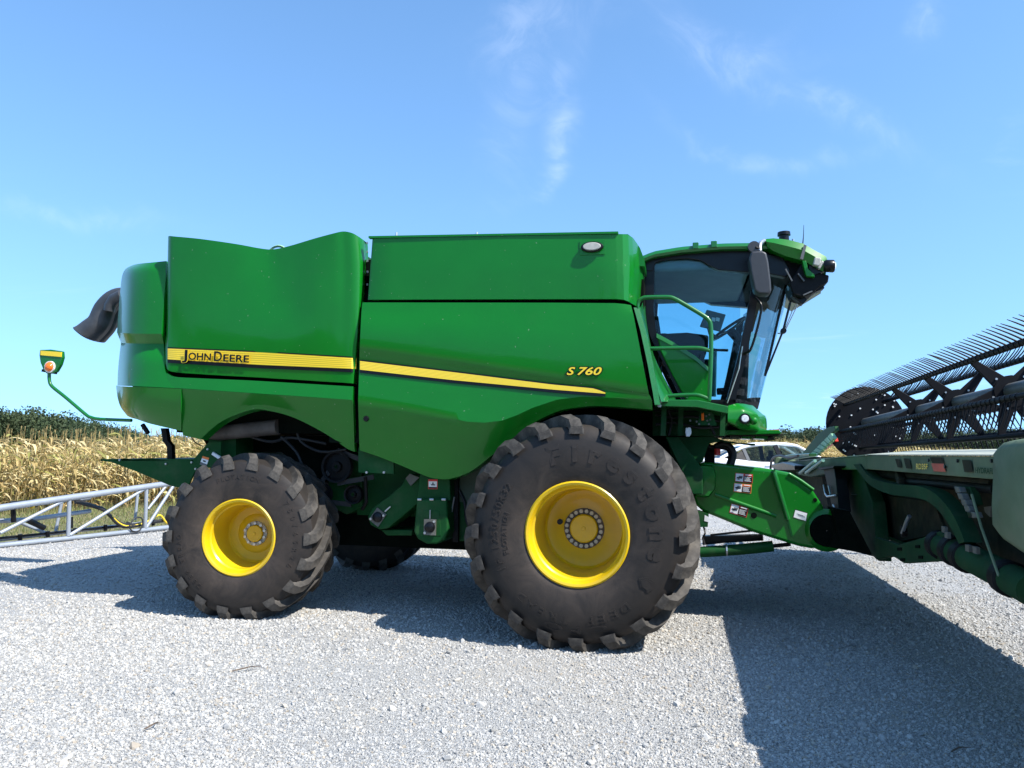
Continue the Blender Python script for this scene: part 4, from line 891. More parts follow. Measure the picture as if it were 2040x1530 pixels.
b = MB(); b.tube(catmull([P(1505, 593, CS-.02).to_tuple(), P(1512, 600, CS-.07).to_tuple(), P(1517, 611, CS-.09).to_tuple(), P(1514, 632, CS-.09).to_tuple(), P(1505, 668, CS-.09).to_tuple(), P(1495, 697, CS-.08).to_tuple(), P(1488, 702, CS-.05).to_tuple(), P(1480, 704, CS-.01).to_tuple()], 3), .012, 8); b.build('door_grab_rail', 'black', HC, smooth=60)
b = MB(); b.tube([P(1479, 690, CS-.02), P(1472, 735, CS-.03), P(1449, 803, CS-.02)], .006, 6); b.build('door_gas_strut', 'steel', HC)
# wipers and washer hose in front of the windscreen
def wsp(u, v): return P(u, v, 1.95)
b = MB(); b.bar(wsp(1557, 568)+Vector((.03, -.15, 0)), wsp(1515, 752)+Vector((.03, -.15, 0)), .02, .025); b.build('wiper_blade', 'black', HC)
b = MB(); b.bar(wsp(1573, 570)+Vector((.04, -.1, 0)), wsp(1547, 662)+Vector((.05, -.15, 0)), .018, .018); b.bar(wsp(1547, 662)+Vector((.05, -.15, 0)), wsp(1514, 752)+Vector((.035, -.15, 0)), .015, .02); b.build('wiper_arm', 'black', HC)
b = MB(); c = wsp(1547, 664)+Vector((.05, -.15, 0)); b.cyl(c+Vector((0, -.03, 0)), c+Vector((0, .03, 0)), .03, 10); b.build('wiper_pivot', 'black', HC)
for du in (0, 5):
    b = MB(); b.tube([wsp(1594-du*.4, 592+du), wsp(1584-du, 618), wsp(1566-du*.4, 655), wsp(1558, 666-du*.6), wsp(1549, 664)], .005, 6); b.build('washer_hose', 'steel', HC)
# interior
b = MB(); sx = .95; b.box((sx-.22, 2.05, zf+.35), (sx+.28, 2.6, zf+.52)); b.box((sx-.32, 2.05, zf+.5), (sx-.18, 2.6, zf+.82)); b.box((sx-.1, 2.1, zf), (sx+.15, 2.5, zf+.36)); b.build('driver_seat', 'blackm', HC, bevel=.05, seg=3)
b = MB(); b.pxprism([(1312, 672), (1330, 664), (1368, 662), (1400, 666), (1412, 668), (1411, 690), (1404, 712), (1396, 722), (1380, 716), (1350, 696)], 1.75, .28); b.build('armrest_console', 'blackm', HC, bevel=.02)
b = MB(); b.pxprism([(1392, 722), (1403, 716), (1405, 740), (1396, 742)], 1.75, .2); b.build('control_lever', 'blackm', HC, bevel=.01)
b = MB(); b.pxprism([(1408, 616.5), (1446, 626.5), (1435, 660), (1394, 650)], 1.62, .045); mon = b.build('monitor', 'greyplastic', HC, bevel=.008)
for u in (1418.5, 1427): b = MB(); b.pxprism([(u, 632), (u+7, 633.5), (u+6, 640.5), (u-1, 639)], 1.615, .01); b.build('monitor_label', 'white', mon)
b = MB(); b.tube([P(1412, 652, 1.66), P(1415, 664, 1.7), P(1424, 672, 1.8)], .022, 8); b.build('monitor_bracket', 'black', HC)
b = MB(); cst = P(1452, 655, CY-.05); ring = []
ax = Vector((-.55, 0, .83)); e1 = Vector((0, 1, 0)); e2 = ax.cross(e1).normalized()
b.tube([cst+(e1*math.cos(a)+e2*math.sin(a))*.21 for a in np.linspace(0, 2*math.pi, 29)], .016, 8, cap=False)
for a in (0.3, 2.4, 4.4): b.bar(cst-ax*.03, cst+(e1*math.cos(a)+e2*math.sin(a))*.21, .03, .012, up=ax)
b.build('steering_wheel', 'black', HC, smooth=60)
b = MB(); b.tube([cst-ax*.02, cst-ax*.22+Vector((.04, 0, 0)), P(1478, 720, CY), P(1470, 803, CY)], [.05, .06, .075, .10], 12); b.build('steering_column', 'blackm', HC, smooth=40)
b = MB(); b.bar(P(1428, 780, CY-.2), P(1452, 779, CY-.2), .10, .07); b.build('pedal', 'blackm', HC, bevel=.01)
b = MB(); b.tube([P(1421, 790, 3.35), P(1423, 700, 3.35), P(1424, 695, 3.35)], .035, 10); b.build('far_side_post', 'teal', HC)
b = MB(); b.tube([P(1416, 697, CS+.2), P(1450, 698, CS+.25)], .014, 8); b.build('indicator_lever', 'blackm', HC)
b = MB(); b.pxprism([(1496, 600), (1516, 600), (1500, 660), (1478, 660)], 3.0, .05); b.build('sun_blind', 'greyplastic', HC)

# ------------------------------------------------------------------ handrails, platform, front cowl
YR = .82
def rail(pts, r, name='handrail'): b = MB(); b.tube(catmull([P(u, v, YR).to_tuple() for u, v in pts], 4), r, 10); return b.build(name, 'green_rail', HC, smooth=60)
rail([(1316, 792), (1306, 752), (1290, 690), (1275, 632), (1270.5, 612), (1272, 601), (1280, 594.5), (1290, 592.5), (1330, 592), (1342, 594.5), (1360, 604), (1400, 628), (1411, 637), (1416, 650), (1416.5, 700), (1413, 797)], .021)
rail([(1293, 694.5), (1340, 693.5), (1385, 693), (1400, 694.5), (1415, 699)], .019)
rail([(1316, 790), (1350, 787.5), (1385, 786.5), (1400, 790), (1412, 795)], .019)
b = MB(); b.pxprism([(1304, 796), (1390, 796.5), (1450, 809), (1449.5, 824), (1389, 811.5), (1304, 809)], .74, .62); b.build('platform', 'green_rail', HC, bevel=.006)
for v in (801, 808): b = MB(); c = P(1314, v, .74); b.cyl(c+Vector((0, -.012, 0)), c+Vector((0, .01, 0)), .018, 12); b.build('platform_bolt', 'steel', HC)
b = MB(); b.pxprism([(1300, 812), (1448, 822), (1450, 868), (1300, 868)], 1.45, .1); b.build('platform_support', 'green_frame', HC)
for u0, u1, y_ in ((1318, 1328, .9), (1352, 1362, 1.1), (1436, 1446, .95)):
    b = MB(); b.pxprism([(u0, 811), (u1, 812), (u1-2, 868), (u0-2, 868)], y_, .06); b.build('platform_bracket', 'green_frame', HC)
for q in ([(1306, 826), (1340, 832), (1380, 830), (1440, 840)], [(1306, 846), (1345, 842), (1390, 852), (1444, 850)], [(1330, 815), (1338, 840), (1332, 868)], [(1410, 822), (1414, 845), (1424, 866)]):
    b = MB(); b.tube(catmull([P(u, v, 1.3).to_tuple() for u, v in q], 4), .014, 7); b.build('hydraulic_line', 'rubberhose', HC, smooth=60)
for u, v in ((1407, 829), (1413, 826), (1409, 838), (1415, 836), (1412, 845), (1388, 840), (1393, 845), (1375, 838)):
    b = MB(); c = P(u, v, .945); b.cyl(c, c+Vector((0, -.012, 0)), .010, 6); b.build('bracket_bolt', 'valve', HC)
b = MB(); b.pxprism([(1395, 818), (1420, 822), (1428, 848), (1390, 846)], .95, .02); b.build('marker_bracket', 'green_frame', HC)
b = MB(); b.pxprism([(1397, 824), (1402.5, 822), (1403, 837), (1397.5, 838)], .90, .05); b.build('marker_lamp', 'amber', HC, bevel=.006)
b = MB(); b.pxprism([(1366, 852), (1376, 851), (1378, 862), (1374, 870), (1367, 870), (1365, 862)], 1.0, .06); b.build('wash_bottle', 'white', HC, bevel=.01)
cwl = [[(1451, 808, 1.15), (1468, 803.5, 1.2), (1482, 804.5, 1.3), (1500, 808, 1.5)], [(1450.5, 818, 1.10), (1480, 815, 1.12), (1506, 822, 1.2), (1518, 824, 1.5)], [(1450, 829, 1.08), (1480, 830, 1.1), (1512, 835, 1.2), (1526, 831, 1.6)], [(1450, 840, 1.08), (1475, 850, 1.1), (1508, 854, 1.2), (1528, 850, 1.6)], [(1450, 842, 1.12), (1475, 855, 1.14), (1508, 858, 1.24), (1527, 857, 1.6)]]
panel('front_fascia', cwl, 18, 4, HC, 'green', smx=True, fl=.08, sides='tblr', smooth=26)
b = MB(); b.box((1.15, 1.6, 2.0), (1.55, 3.0, 2.14)); b.build('fascia_core', 'green_frame', HC, bevel=.03)
b = MB(); b.pxprism([(1448, 840), (1475, 850), (1515, 852), (1515, 860), (1448, 860)], 1.5, 1.4); b.build('fascia_shade_block', 'void', HC)  # near-black block added to close a gap that reads as shade
b = MB(); c = P(1484, 834, 1.09); b.lathe([(.001, -.02), (.03, -.02), (.038, -.012), (.043, .0), (.045, .03)], 24, c=c); hl = b.build('headlamp', 'lamp', HC, smooth=30)
b = MB(); b.lathe([(.038, -.018), (.05, -.016), (.054, .02)], 24, c=c); b.build('bezel', 'black', hl, smooth=30)
b = MB(); b.lathe([(.001, -.03), (.02, -.028), (.035, -.015), (.04, .01)], 16, c=P(1501, 838, 1.12)); b.build('lamp_dome', 'green', HC, smooth=50)
b = MB(); b.pxprism([(1440, 857), (1500, 856), (1553, 857), (1556, 864), (1480, 866), (1440, 866)], 1.3, 1.5); b.build('front_step_shelf', 'green', HC, bevel=.006)
b = MB(); b.pxprism([(1455, 866), (1560, 864), (1560, 868), (1455, 870)], 1.35, 1.4); b.build('front_step_shelf', 'rusty', HC)
for u0, u1 in ((1478, 1496), (1505, 1530)): b = MB(); b.pxprism([(u0, 868), (u1, 869), (u1, 875), (u0, 874)], 1.4, .3); b.build('step_bracket', 'green', HC, bevel=.004)
b = MB(); b.pxprism([(1524, 872), (1540, 868), (1544, 876), (1530, 879)], 1.4, .2); b.build('step_hook', 'rusty', HC, bevel=.01)
b = MB(); b.pxprism([(1530, 856.5), (1553, 855), (1553, 857), (1530, 858)], 1.7, .3); b.build('reflector', 'redfade', HC)
# main frame legs over the feeder house
b = MB(); b.pxprism([(1330, 872), (1420, 868), (1445, 880), (1505, 884), (1504, 888), (1440, 878), (1412, 884), (1400, 920), (1392, 924), (1375, 925), (1370, 960), (1340, 925)], 1.5, .25); b.build('feeder_support', 'green_frame', HC, bevel=.006)
b = MB(); b.pxprism([(1325, 870), (1352, 870), (1400, 935), (1400, 985), (1380, 985)], 1.25, .2); b.build('axle_strut', 'green_frame', HC, bevel=.01)
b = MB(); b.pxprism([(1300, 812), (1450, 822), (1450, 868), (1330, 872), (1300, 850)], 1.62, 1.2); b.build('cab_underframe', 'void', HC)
b = MB(); b.tube(catmull([P(u, v, 1.75).to_tuple() for u, v in ((1425, 890), (1440, 884), (1452, 888), (1461, 902), (1458, 920), (1453, 930))], 4), .035, 10); b.build('hydraulic_hose', 'rubberhose', HC, smooth=60)
b = MB(); b.tube(catmull([P(u, v, 1.85).to_tuple() for u, v in ((1408, 886), (1420, 893), (1436, 890), (1452, 895), (1456, 912), (1450, 930))], 4), .03, 10); b.build('hydraulic_hose', 'rubberhose', HC, smooth=60)
b = MB(); b.pxprism([(1404, 886), (1424, 886), (1424, 922), (1404, 922)], 1.9, .1); b.build('hose_bracket', 'blackm', HC)
b = MB(); b.tube([P(1429, 894, 1.7), P(1429, 907, 1.7)], .032, 14); b.build('red_filter', 'red', HC, smooth=40)

# ------------------------------------------------------------------ feeder house
YF = 1.58
fo = [(1382, 926), (1402, 921), (1434, 923), (1500, 931), (1545, 936), (1571, 941), (1618, 974), (1640, 1008), (1648, 1040), (1647, 1082), (1622, 1094), (1590, 1088), (1500, 1060), (1440, 1035), (1402, 1020), (1386, 1006), (1381, 990)]
b = MB(); b.pxprism(fo, YF, 1.42); fh = b.build('feeder_house', 'green', HC, bevel=.03, seg=3)
bx = [(1381, 930), (1400, 924), (1420, 926), (1427, 940), (1426, 975), (1412, 992), (1384, 990)]
b = MB(); b.grid([[P(u, v, YF+.02) for u, v in bx+bx[:1]], [P(1404, 958, YF-.10).lerp(P(u, v, YF-.10), .88) for u, v in bx+bx[:1]], [P(1404, 958, YF-.11)]*8]); b.build('gearbox_cover', 'green', fh, smooth=60)
def ridge(q, r, name, m='green'): b = MB(); b.tube([P(u, v, YF+.004) for u, v in q], r, 10); return b.build(name, m, fh, smooth=60)
ridge([(1424, 985), (1475, 1003), (1535, 1024), (1546, 1028)], .022, 'pressed_rib')
ridge([(1571, 944), (1595, 958), (1620, 976)], .02, 'pressed_rib')
b = MB(); b.tube([P(1541, 940, YF-.03), P(1545, 952, YF-.035), P(1570, 1035, YF-.035)], [.028, .028, .022], 10); b.build('brace_rod', 'green_rail', fh, smooth=60)
b = MB(); b.pxprism([(1541, 933), (1546, 939), (1580, 1068), (1576, 1070)], YF-.012, .02); b.build('seam', 'green_frame', fh)
c = P(1647, 1057, YF-.02); b = MB(); b.lathe([(.15, .03), (.16, -.008), (.18, -.002), (.21, .03)], 32, c=c); b.build('shaft_collar', 'green', fh, smooth=50)
b = MB(); b.lathe([(.001, -.012), (.152, -.012), (.152, .03)], 32, c=c); b.build('shaft_opening', 'void', fh)
b = MB(); c = P(1502, 1027, YF-.004); b.lathe([(.001, -.002), (.024, -.002), (.03, .004)], 18, c=c); b.build('inspection_hole', 'void', fh)
b = MB(); c = P(1624, 996, YF-.004); b.lathe([(.001, -.002), (.016, -.002), (.02, .004)], 14, c=c); b.build('inspection_hole', 'void', fh)
b = MB(); b.pxprism([(1660, 1012), (1692, 1018), (1738, 1106), (1692, 1097), (1652, 1090), (1668, 1060)], 1.42, .3); b.build('feeder_dark_cover', 'void', fh)  # near-black block added so the shaft opening's right half goes dark
def decal(cor, Y, parent, pieces, name='warning_decal'):
    """cor: four pixel corners (tl, tr, br, bl); pieces: (x0, y0, x1, y1, material) in the label's own unit square"""
    q = [P(u, v, Y) for u, v in cor]; up = Vector((0, -1, 0)); mats = []
    b = MB()
    def at(x, y): return (q[0].lerp(q[1], x)).lerp(q[3].lerp(q[2], x), y)
    for k_, (x0, y0, x1, y1, m_) in enumerate(pieces):
        if m_ not in mats: mats.append(m_)
        b.add([at(x, y)+up*(.0015+.0012*k_) for x, y in ((x0, y0), (x1, y0), (x1, y1), (x0, y1))], [(0, 1, 2, 3)], mats.index(m_))
    return b.build(name, mats, parent)
def lines(x0, x1, y0, y1, k_, m_='white'): 
    r = random.Random(int(x0*100+y0*7)); h = (y1-y0)/k_; return [(x0, y0+i*h+h*.25, x0+(x1-x0)*r.uniform(.7, 1), y0+i*h+h*.68, m_) for i in range(k_)]
def danger(cor, head, Y=YF-.002):
    return decal(cor, Y, fh, [(0, 0, 1, 1, head), (.03, .05, .46, .93, 'white'), (.48, .26, .97, .93, 'black'), (.09, .45, .40, .60, 'black'), (.2, .3, .42, .48, 'greyplastic'), (.14, .62, .26, .74, 'greyplastic'), (.56, .08, .92, .18, 'white')]+lines(.52, .92, .32, .86, 5))
danger([(1465, 942), (1500, 945), (1499, 963), (1464, 959)], 'red'); danger([(1462.5, 962), (1498, 965.5), (1496, 983.5), (1461, 979)], 'orange'); danger([(1457, 1003), (1491.5, 1012), (1487, 1031), (1453, 1021)], 'red')
decal([(1584, 1014.5), (1609, 1021.5), (1606, 1038), (1580, 1030)], YF-.002, fh, [(0, 0, 1, 1, 'black'), (.03, .08, .97, 1, 'white'), (.2, .45, .7, .5, 'greyplastic'), (.3, .55, .85, .62, 'greyplastic')], 'capacity_label')
decal([(1375, 951), (1393, 953), (1392, 966), (1374, 964)], YF-.115, fh, [(0, 0, 1, 1, 'white'), (.15, .3, .6, .38, 'greyplastic'), (.2, .5, .8, .58, 'greyplastic'), (.5, .66, .8, .8, 'greyplastic')], 'info_label')
# lift cylinder and links below
b = MB(); b.tube([P(1394, 1100, 1.7), P(1470, 1095, 1.7), P(1540, 1088, 1.7)], .055, 14); lc = b.build('lift_cylinder', 'green_frame', HC, smooth=40)
b = MB(); b.tube([P(1538, 1088, 1.7), P(1575, 1084, 1.7)], .02, 10); b.build('piston_rod', 'blackm', lc)
b = MB(); b.tube([P(1446, 1096, 1.7), P(1449, 1096, 1.7)], .061, 14); b.build('clamp_ring', 'steel', lc)
b = MB(); b.pxprism([(1400, 1068), (1520, 1066), (1521, 1077), (1440, 1082), (1400, 1086)], 1.9, .12); b.build('lift_link', 'black', HC)
b = MB(); b.tube([P(1415, 1066, 1.85), P(1500, 1057, 1.85)], .012, 6); b.build('hydraulic_line', 'rubberhose', HC)
b = MB(); b.tube([P(1402, 1050, 1.6), P(1405, 1062, 1.55), P(1400, 1072, 1.6), P(1404, 1085, 1.6)], .010, 6); b.build('hydraulic_line', 'rubberhose', HC)
b = MB(); b.pxprism([(1390, 1018), (1412, 1024), (1410, 1050), (1390, 1050)], 1.5, .2); b.build('lift_mount', 'green_frame', HC)
decal([(1404, 1026), (1412, 1030), (1411, 1040), (1403, 1038)], 1.498, HC, [(0, 0, 1, 1, 'white')], 'info_label')

# ------------------------------------------------------------------ elevators and guards between the wheels
YE = .80
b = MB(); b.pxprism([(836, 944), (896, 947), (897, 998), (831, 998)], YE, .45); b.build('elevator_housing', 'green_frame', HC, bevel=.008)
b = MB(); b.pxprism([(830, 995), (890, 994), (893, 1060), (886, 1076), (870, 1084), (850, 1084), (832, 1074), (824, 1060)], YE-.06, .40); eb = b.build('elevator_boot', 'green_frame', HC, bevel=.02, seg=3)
b = MB(); b.pxprism([(841, 1016), (875, 1018), (879, 1068), (836, 1068)], YE-.064, .01); b.build('boot_recess', 'green_frame', eb, bevel=.004)
def bearing(u, v, Y, parent, rot=0):
    c = P(u, v, Y); s = .062; pl = [c+Matrix.Rotation(rot, 3, 'Y') @ Vector((x*s, 0, z*s)) for x, z in ((-1, -1.25), (1, -1.25), (1, 1.25), (-1, 1.25))]
    b = MB(); b.prism(pl, (0, -.012, 0)); o = b.build('bearing_plate', 'valve', parent)
    b = MB(); b.tube([c, c+Vector((0, -.03, 0)), c+Vector((0, -.05, 0))], [.058, .05, .02], 16); b.build('bearing', 'black', parent, smooth=40)
    for x, z in ((.75, .9), (-.75, -.9)):
        q = c+Matrix.Rotation(rot, 3, 'Y') @ Vector((x*s, 0, z*s)); b = MB(); b.cyl(q+Vector((0, -.005, 0)), q+Vector((0, -.03, 0)), .013, 6); b.build('bearing_bolt', 'steel', parent)
bearing(857, 1050, YE-.07, eb)
b = MB(); c = P(857, 1016, YE-.075); b.cyl(c, c+Vector((0, 0, -.085)), .006, 6); b.build('tension_bolt', 'steel', eb)
for u in (836, 860, 884): b = MB(); c = P(u, 995, YE-.065); b.cyl(c+Vector((-.02, 0, 0)), c+Vector((.02, 0, 0)), .011, 6); b.build('boot_bolt', 'steel', eb)
decal([(853, 955), (872, 955), (871.5, 974.5), (853, 974)], YE-.002, HC, [(0, 0, 1, 1, 'red'), (.06, .2, .94, .78, 'white'), (.06, .8, .94, .95, 'black'), (.3, .5, .75, .62, 'greyplastic'), (.45, .32, .6, .52, 'greyplastic')])
b = MB(); b.pxprism([(812, 945), (836, 946), (836, 1000), (800, 1030), (772, 1053), (756, 1055), (738, 1046), (732, 1030), (742, 1012), (775, 988), (800, 966)], YE+.12, .30); ad = b.build('tailings_elevator', 'green_frame', HC, bevel=.012)
bearing(753, 1030, YE+.115, ad, R_(35))
b = MB(); b.bar(P(767, 1019, YE+.10), P(778, 1009, YE+.10), .012, .012); b.build('tension_bolt', 'steel', ad)
b = MB(); b.pxprism([(808, 953), (816, 944), (835, 951), (818, 968)], YE+.08, .02); b.build('access_plate', 'valve', ad)
b = MB(); b.pxprism([(714, 892), (784, 915), (784, 944), (714, 941)], .66, .03); gp = b.build('guard_plate', 'green_frame', HC)
for u in (731.5, 766): b = MB(); c = P(u, 941, .66); b.cyl(c, c+Vector((0, -.02, 0)), .012, 8); b.build('guard_bolt', 'steel', gp)
b = MB(); b.pxprism([(905, 910), (990, 890), (990, 1000), (905, 1000)], 1.02, .02); b.build('air_screen', 'screen', HC)
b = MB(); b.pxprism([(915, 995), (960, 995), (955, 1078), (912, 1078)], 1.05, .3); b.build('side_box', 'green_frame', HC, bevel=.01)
b = MB(); b.pxprism([(902, 950), (912, 950), (912, 1080), (902, 1080)], .95, .06); b.build('guard_post', 'blackm', HC)
b = MB(); b.tube([P(900, 1020, .9), P(903, 1000, .9), P(905, 990, .9)], .008, 6); b.build('latch_rod', 'steel', HC)
b = MB(); b.pxprism([(758, 1055), (822, 1056), (820, 1067), (770, 1067)], 1.0, .4); b.build('clean_grain_auger', 'green_frame', HC, bevel=.01)
for u, v, r_ in ((672, 930, .17), (640, 985, .12), (705, 985, .10)):
    b = MB(); c = P(u, v, 1.02); b.lathe([(.02, -.03), (r_*.3, -.03), (r_*.35, 0), (r_*.82, .01), (r_*.86, -.03), (r_, -.035), (r_*.9, -.01), (r_*.9, .01), (r_, .03)], 28, c=c); b.build('belt_pulley', 'blackm', HC, smooth=30)
for q in ([(672, 897), (742, 925)], [(672, 963), (745, 950)], [(622, 985), (655, 940)], [(655, 1000), (700, 1005)]):
    b = MB(); b.bar(P(q[0][0], q[0][1], 1.02), P(q[1][0], q[1][1], 1.02), .05, .012, up=(0, 1, 0)); b.build('drive_belt', 'rubberhose', HC)
for q in ([(590, 850), (600, 880), (640, 900), (690, 895)], [(560, 870), (590, 900), (610, 940), (640, 960)], [(500, 870), (540, 880), (580, 872), (650, 884)], [(905, 960), (925, 1000), (930, 1040), (948, 1070)]):
    b = MB(); b.tube(catmull([P(u, v, 1.0).to_tuple() for u, v in q], 4), .016, 7); b.build('hydraulic_line', 'rubberhose', HC, smooth=60)
b = MB(); b.pxprism([(660, 900), (720, 905), (722, 1010), (690, 1025), (650, 1005)], 1.2, .5); b.build('sieve_box', 'green_frame', HC, bevel=.01)
b = MB(); b.tube([P(728, 950, .9), P(730, 1000, .95), P(722, 1014, 1.0)], .02, 8); b.build('drain_pipe', 'blackm', HC)
b = MB(); b.tube([P(412, 862, .95), P(440, 862, .95), P(555, 850, .95)], [.07, .085, .085], 14); b.build('air_duct', 'duct_brown', HC, smooth=40)
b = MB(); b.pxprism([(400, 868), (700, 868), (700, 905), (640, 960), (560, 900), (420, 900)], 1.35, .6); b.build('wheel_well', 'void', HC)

# ------------------------------------------------------------------ rear end: chopper tailboard, brackets, duct, warning lamp
YT = .85
b = MB(); up_ = [(200, 918), (222, 918), (247, 913), (263, 915), (300, 912.5), (335, 916), (372, 918), (385, 915), (400, 898), (416, 880), (440, 880), (440, 935), (402, 930), (388, 940), (372, 975), (340, 968), (265, 937), (222, 921)]
b.pxprism(up_, YT, .02); tb_ = b.build('chopper_tailboard', 'green_frame', HC, bevel=.004)
b = MB(); t0, t1 = P(200, 918, YT), P(385, 918, YT); q0, q1 = t0+Vector((0, 2.9, .02)), t1+Vector((0, 2.9, .02)); b.hexa([t0, t1, q1, q0, t0+Vector((0, 0, .02)), t1+Vector((0, 0, .02)), q1+Vector((0, 0, .02)), q0+Vector((0, 0, .02))]); b.build('tailboard_deck', 'green_frame', HC)
b = MB(); b.pxprism([(320, 853), (330, 853), (334, 878), (342, 888), (342.5, 917), (333, 917), (332, 890), (324, 878)], YT+.05, .06); b.build('tailboard_link', 'blackm', HC)
b = MB(); b.tube([P(284, 846, .75), P(295, 863, .75)], .025, 8); b.build('tailboard_stop', 'blackm', HC)
b = MB(); b.tube(catmull([P(u, v, .9).to_tuple() for u, v in ((380, 868), (388, 880), (402, 888), (412, 887))], 4), .006, 6); b.build('cable', 'rubberhose', HC)
for u, v in ((240, 916.5), (332, 924), (383, 921), (391, 934), (415, 895)): b = MB(); c = P(u, v, YT); b.cyl(c, c+Vector((0, -.02, 0)), .011, 8); b.build('tailboard_bolt', 'steel', tb_)
decal([(404, 908.5), (417, 912), (411, 931), (398, 925)], YT-.002, tb_, [(0, 0, 1, .25, 'orange'), (0, .25, 1, .7, 'white'), (0, .7, 1, 1, 'greyplastic'), (.3, .4, .7, .55, 'black')])
b = MB(); b.bar(P(424, 903, YT-.02), P(447, 918, YT-.02), .03, .03); b.build('chopper_strut', 'white', HC)
b = MB(); b.pxprism([(415, 876), (470, 868), (470, 920), (420, 925)], 1.0, 2.4); b.build('chopper_housing', 'green_frame', HC)
# exhaust duct
YX = 1.9
dc = catmull([(240, 572, 1.5), (222, 582, 1.5), (207, 605, 1.5), (199, 635, 1.5), (186, 655, 1.5), (178, 667, 1.5)], 4)
b = MB(); rings = []
for i, (u, v, y) in enumerate(dc):
    t = i/(len(dc)-1); r = .115+.055*t; p = P(u+14*(1-t), v+18*(1-t), YX); q = dc[min(i+1, len(dc)-1)]; q0 = dc[max(i-1, 0)]
    d = (P(q[0], q[1], YX)-P(q0[0], q0[1], YX)).normalized(); s = Vector((0, 1, 0)); n_ = d.cross(s).normalized()
    rings.append([p+(n_*math.copysign(abs(math.cos(a))**.75, math.cos(a))+s*math.copysign(abs(math.sin(a))**.75, math.sin(a))*1.25)*r for a in np.linspace(0, 2*math.pi, 25)])
rings.insert(0, [p+Vector((.75, 0, -.02)) for p in rings[0]]); b.grid(rings); ed = b.build('exhaust_duct', 'duct', HC, smooth=50); ed.modifiers.new('t', 'SOLIDIFY').thickness = .012
b = MB(); e_ = rings[-2]; b.add(e_[:-1], [tuple(range(24))]); b.build('duct_mouth', 'void', ed)  # flat near-black disc stands in for the shade inside the duct
b = MB(); b.tube([P(190, 608, YX-.12), P(182, 628, YX-.12), P(166, 660, YX-.12)], .014, 6); b.build('duct_seam', 'duct', ed, smooth=60)
b = MB(); b.tube([P(244, 588, YX-.16), P(228, 596, YX-.16), P(219, 610, YX-.16), P(217, 620, YX-.16)], [.075, .075, .07, .065], 14); b.build('exhaust_pipe', 'duct', ed, smooth=60)
# warning lamp on its arm
YW = .72
b = MB(); b.tube(catmull([P(u, v, YW).to_tuple() for u, v in ((98, 744), (98.5, 758), (104, 770), (130, 791), (170, 825), (180, 831), (200, 835), (262, 837.5))], 4), .019, 10); wa = b.build('warning_lamp_arm', 'green_rail', HC, smooth=60)
sh = [(79, 697), (100, 696), (123, 699.5), (124, 712), (120, 726), (112, 740), (106, 744), (92, 744), (86, 737), (80, 722), (78, 708)]
b = MB(); b.pxprism(sh, YW-.02, .045); wl = b.build('warning_lamp_shield', 'green_rail', HC, bevel=.008)
b = MB(); b.pxprism([(80.5, 698.5), (122, 701.5), (121.5, 711), (80.5, 707.5)], YW-.028, .012); b.build('yellow_reflector', 'decalyellow', wl)
c = P(99.5, 731, YW-.025); b = MB(); b.lathe([(.001, -.05), (.03, -.045), (.05, -.025), (.058, .0)], 24, c=c); b.build('amber_lamp', 'amber', wl, smooth=50)
b = MB(); b.lathe([(.056, -.012), (.066, -.012), (.068, .01)], 24, c=c); b.build('lamp_rim', 'white', wl, smooth=50)
b = MB(); b.bar(P(85, 738, YW), P(112, 743, YW), .03, .03); b.build('lamp_clamp', 'blackm', wl)

# ================================================================== THE CUTTING HEADER
HD = thing('cutting_header', 'long faded green cutting header with black reel, raised in front of the combine', 'header', (3.0, 2.3, .5))
XB = 2.46; XG = 2.60
PX0 = PX
def PX(u, v, X): return PX0(u, v, X+.14 if X < 2.8 else X)     # the header stands this much further forward
def pxs(mb, pts, X, depth, mi=0): return mb.prism([PX(u, v, X) for u, v in pts], (depth, 0, 0), mi)
def beam(y0, y1, z0, z1, name, m='faded'):
    b = MB(); b.hexa([(XG, y0, z0-.135), (XG+.34, y0, z0-.12), (XG+.34, y1, z1-.12), (XG, y1, z1-.135), (XG, y0, z0-.004), (XG+.34, y0, z0-.004), (XG+.34, y1, z1-.004), (XG, y1, z1-.004)]); o = b.build(name, m, HD, bevel=.008)
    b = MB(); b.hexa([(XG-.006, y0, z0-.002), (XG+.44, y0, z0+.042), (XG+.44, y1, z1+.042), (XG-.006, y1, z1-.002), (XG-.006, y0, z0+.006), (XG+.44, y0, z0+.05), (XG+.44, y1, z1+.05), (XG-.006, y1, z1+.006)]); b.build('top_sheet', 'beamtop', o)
    return o
bm1 = beam(-2.26, 1.29, 1.692, 1.690, 'main_beam'); bm2 = beam(1.31, 7.5, 1.688, 1.55, 'main_beam'); beam(-3.5, -2.28, 1.66, 1.69, 'main_beam')
# back sheet, floor, cutter bar, end plates
b = MB(); b.box((2.90, -3.45, .86), (2.95, 7.5, 1.66)); b.build('back_sheet', 'rusty', HD)
b = MB(); b.hexa([(2.92, -3.45, .86), (3.88, -3.45, .52), (3.88, 7.5, .52), (2.82, 7.5, .86), (2.82, -3.45, .92), (3.88, -3.45, .55), (3.88, 7.5, .55), (2.80, 7.5, .92)]); b.build('platform_floor', 'faded_dark', HD)
b = MB(); b.box((3.87, -3.5, .50), (3.95, 7.55, .56)); b.build('cutter_bar', 'blackm', HD)
for y in (-3.52, 7.52):
    b = MB(); b.prism([(2.45, y, .85), (3.2, y, .6), (4.0, y, .45), (4.5, y, .42), (4.55, y, .5), (4.0, y, 1.0), (3.3, y, 1.5), (2.5, y, 1.66)], (0, .05, 0)); b.build('end_plate', 'faded', HD, bevel=.02)
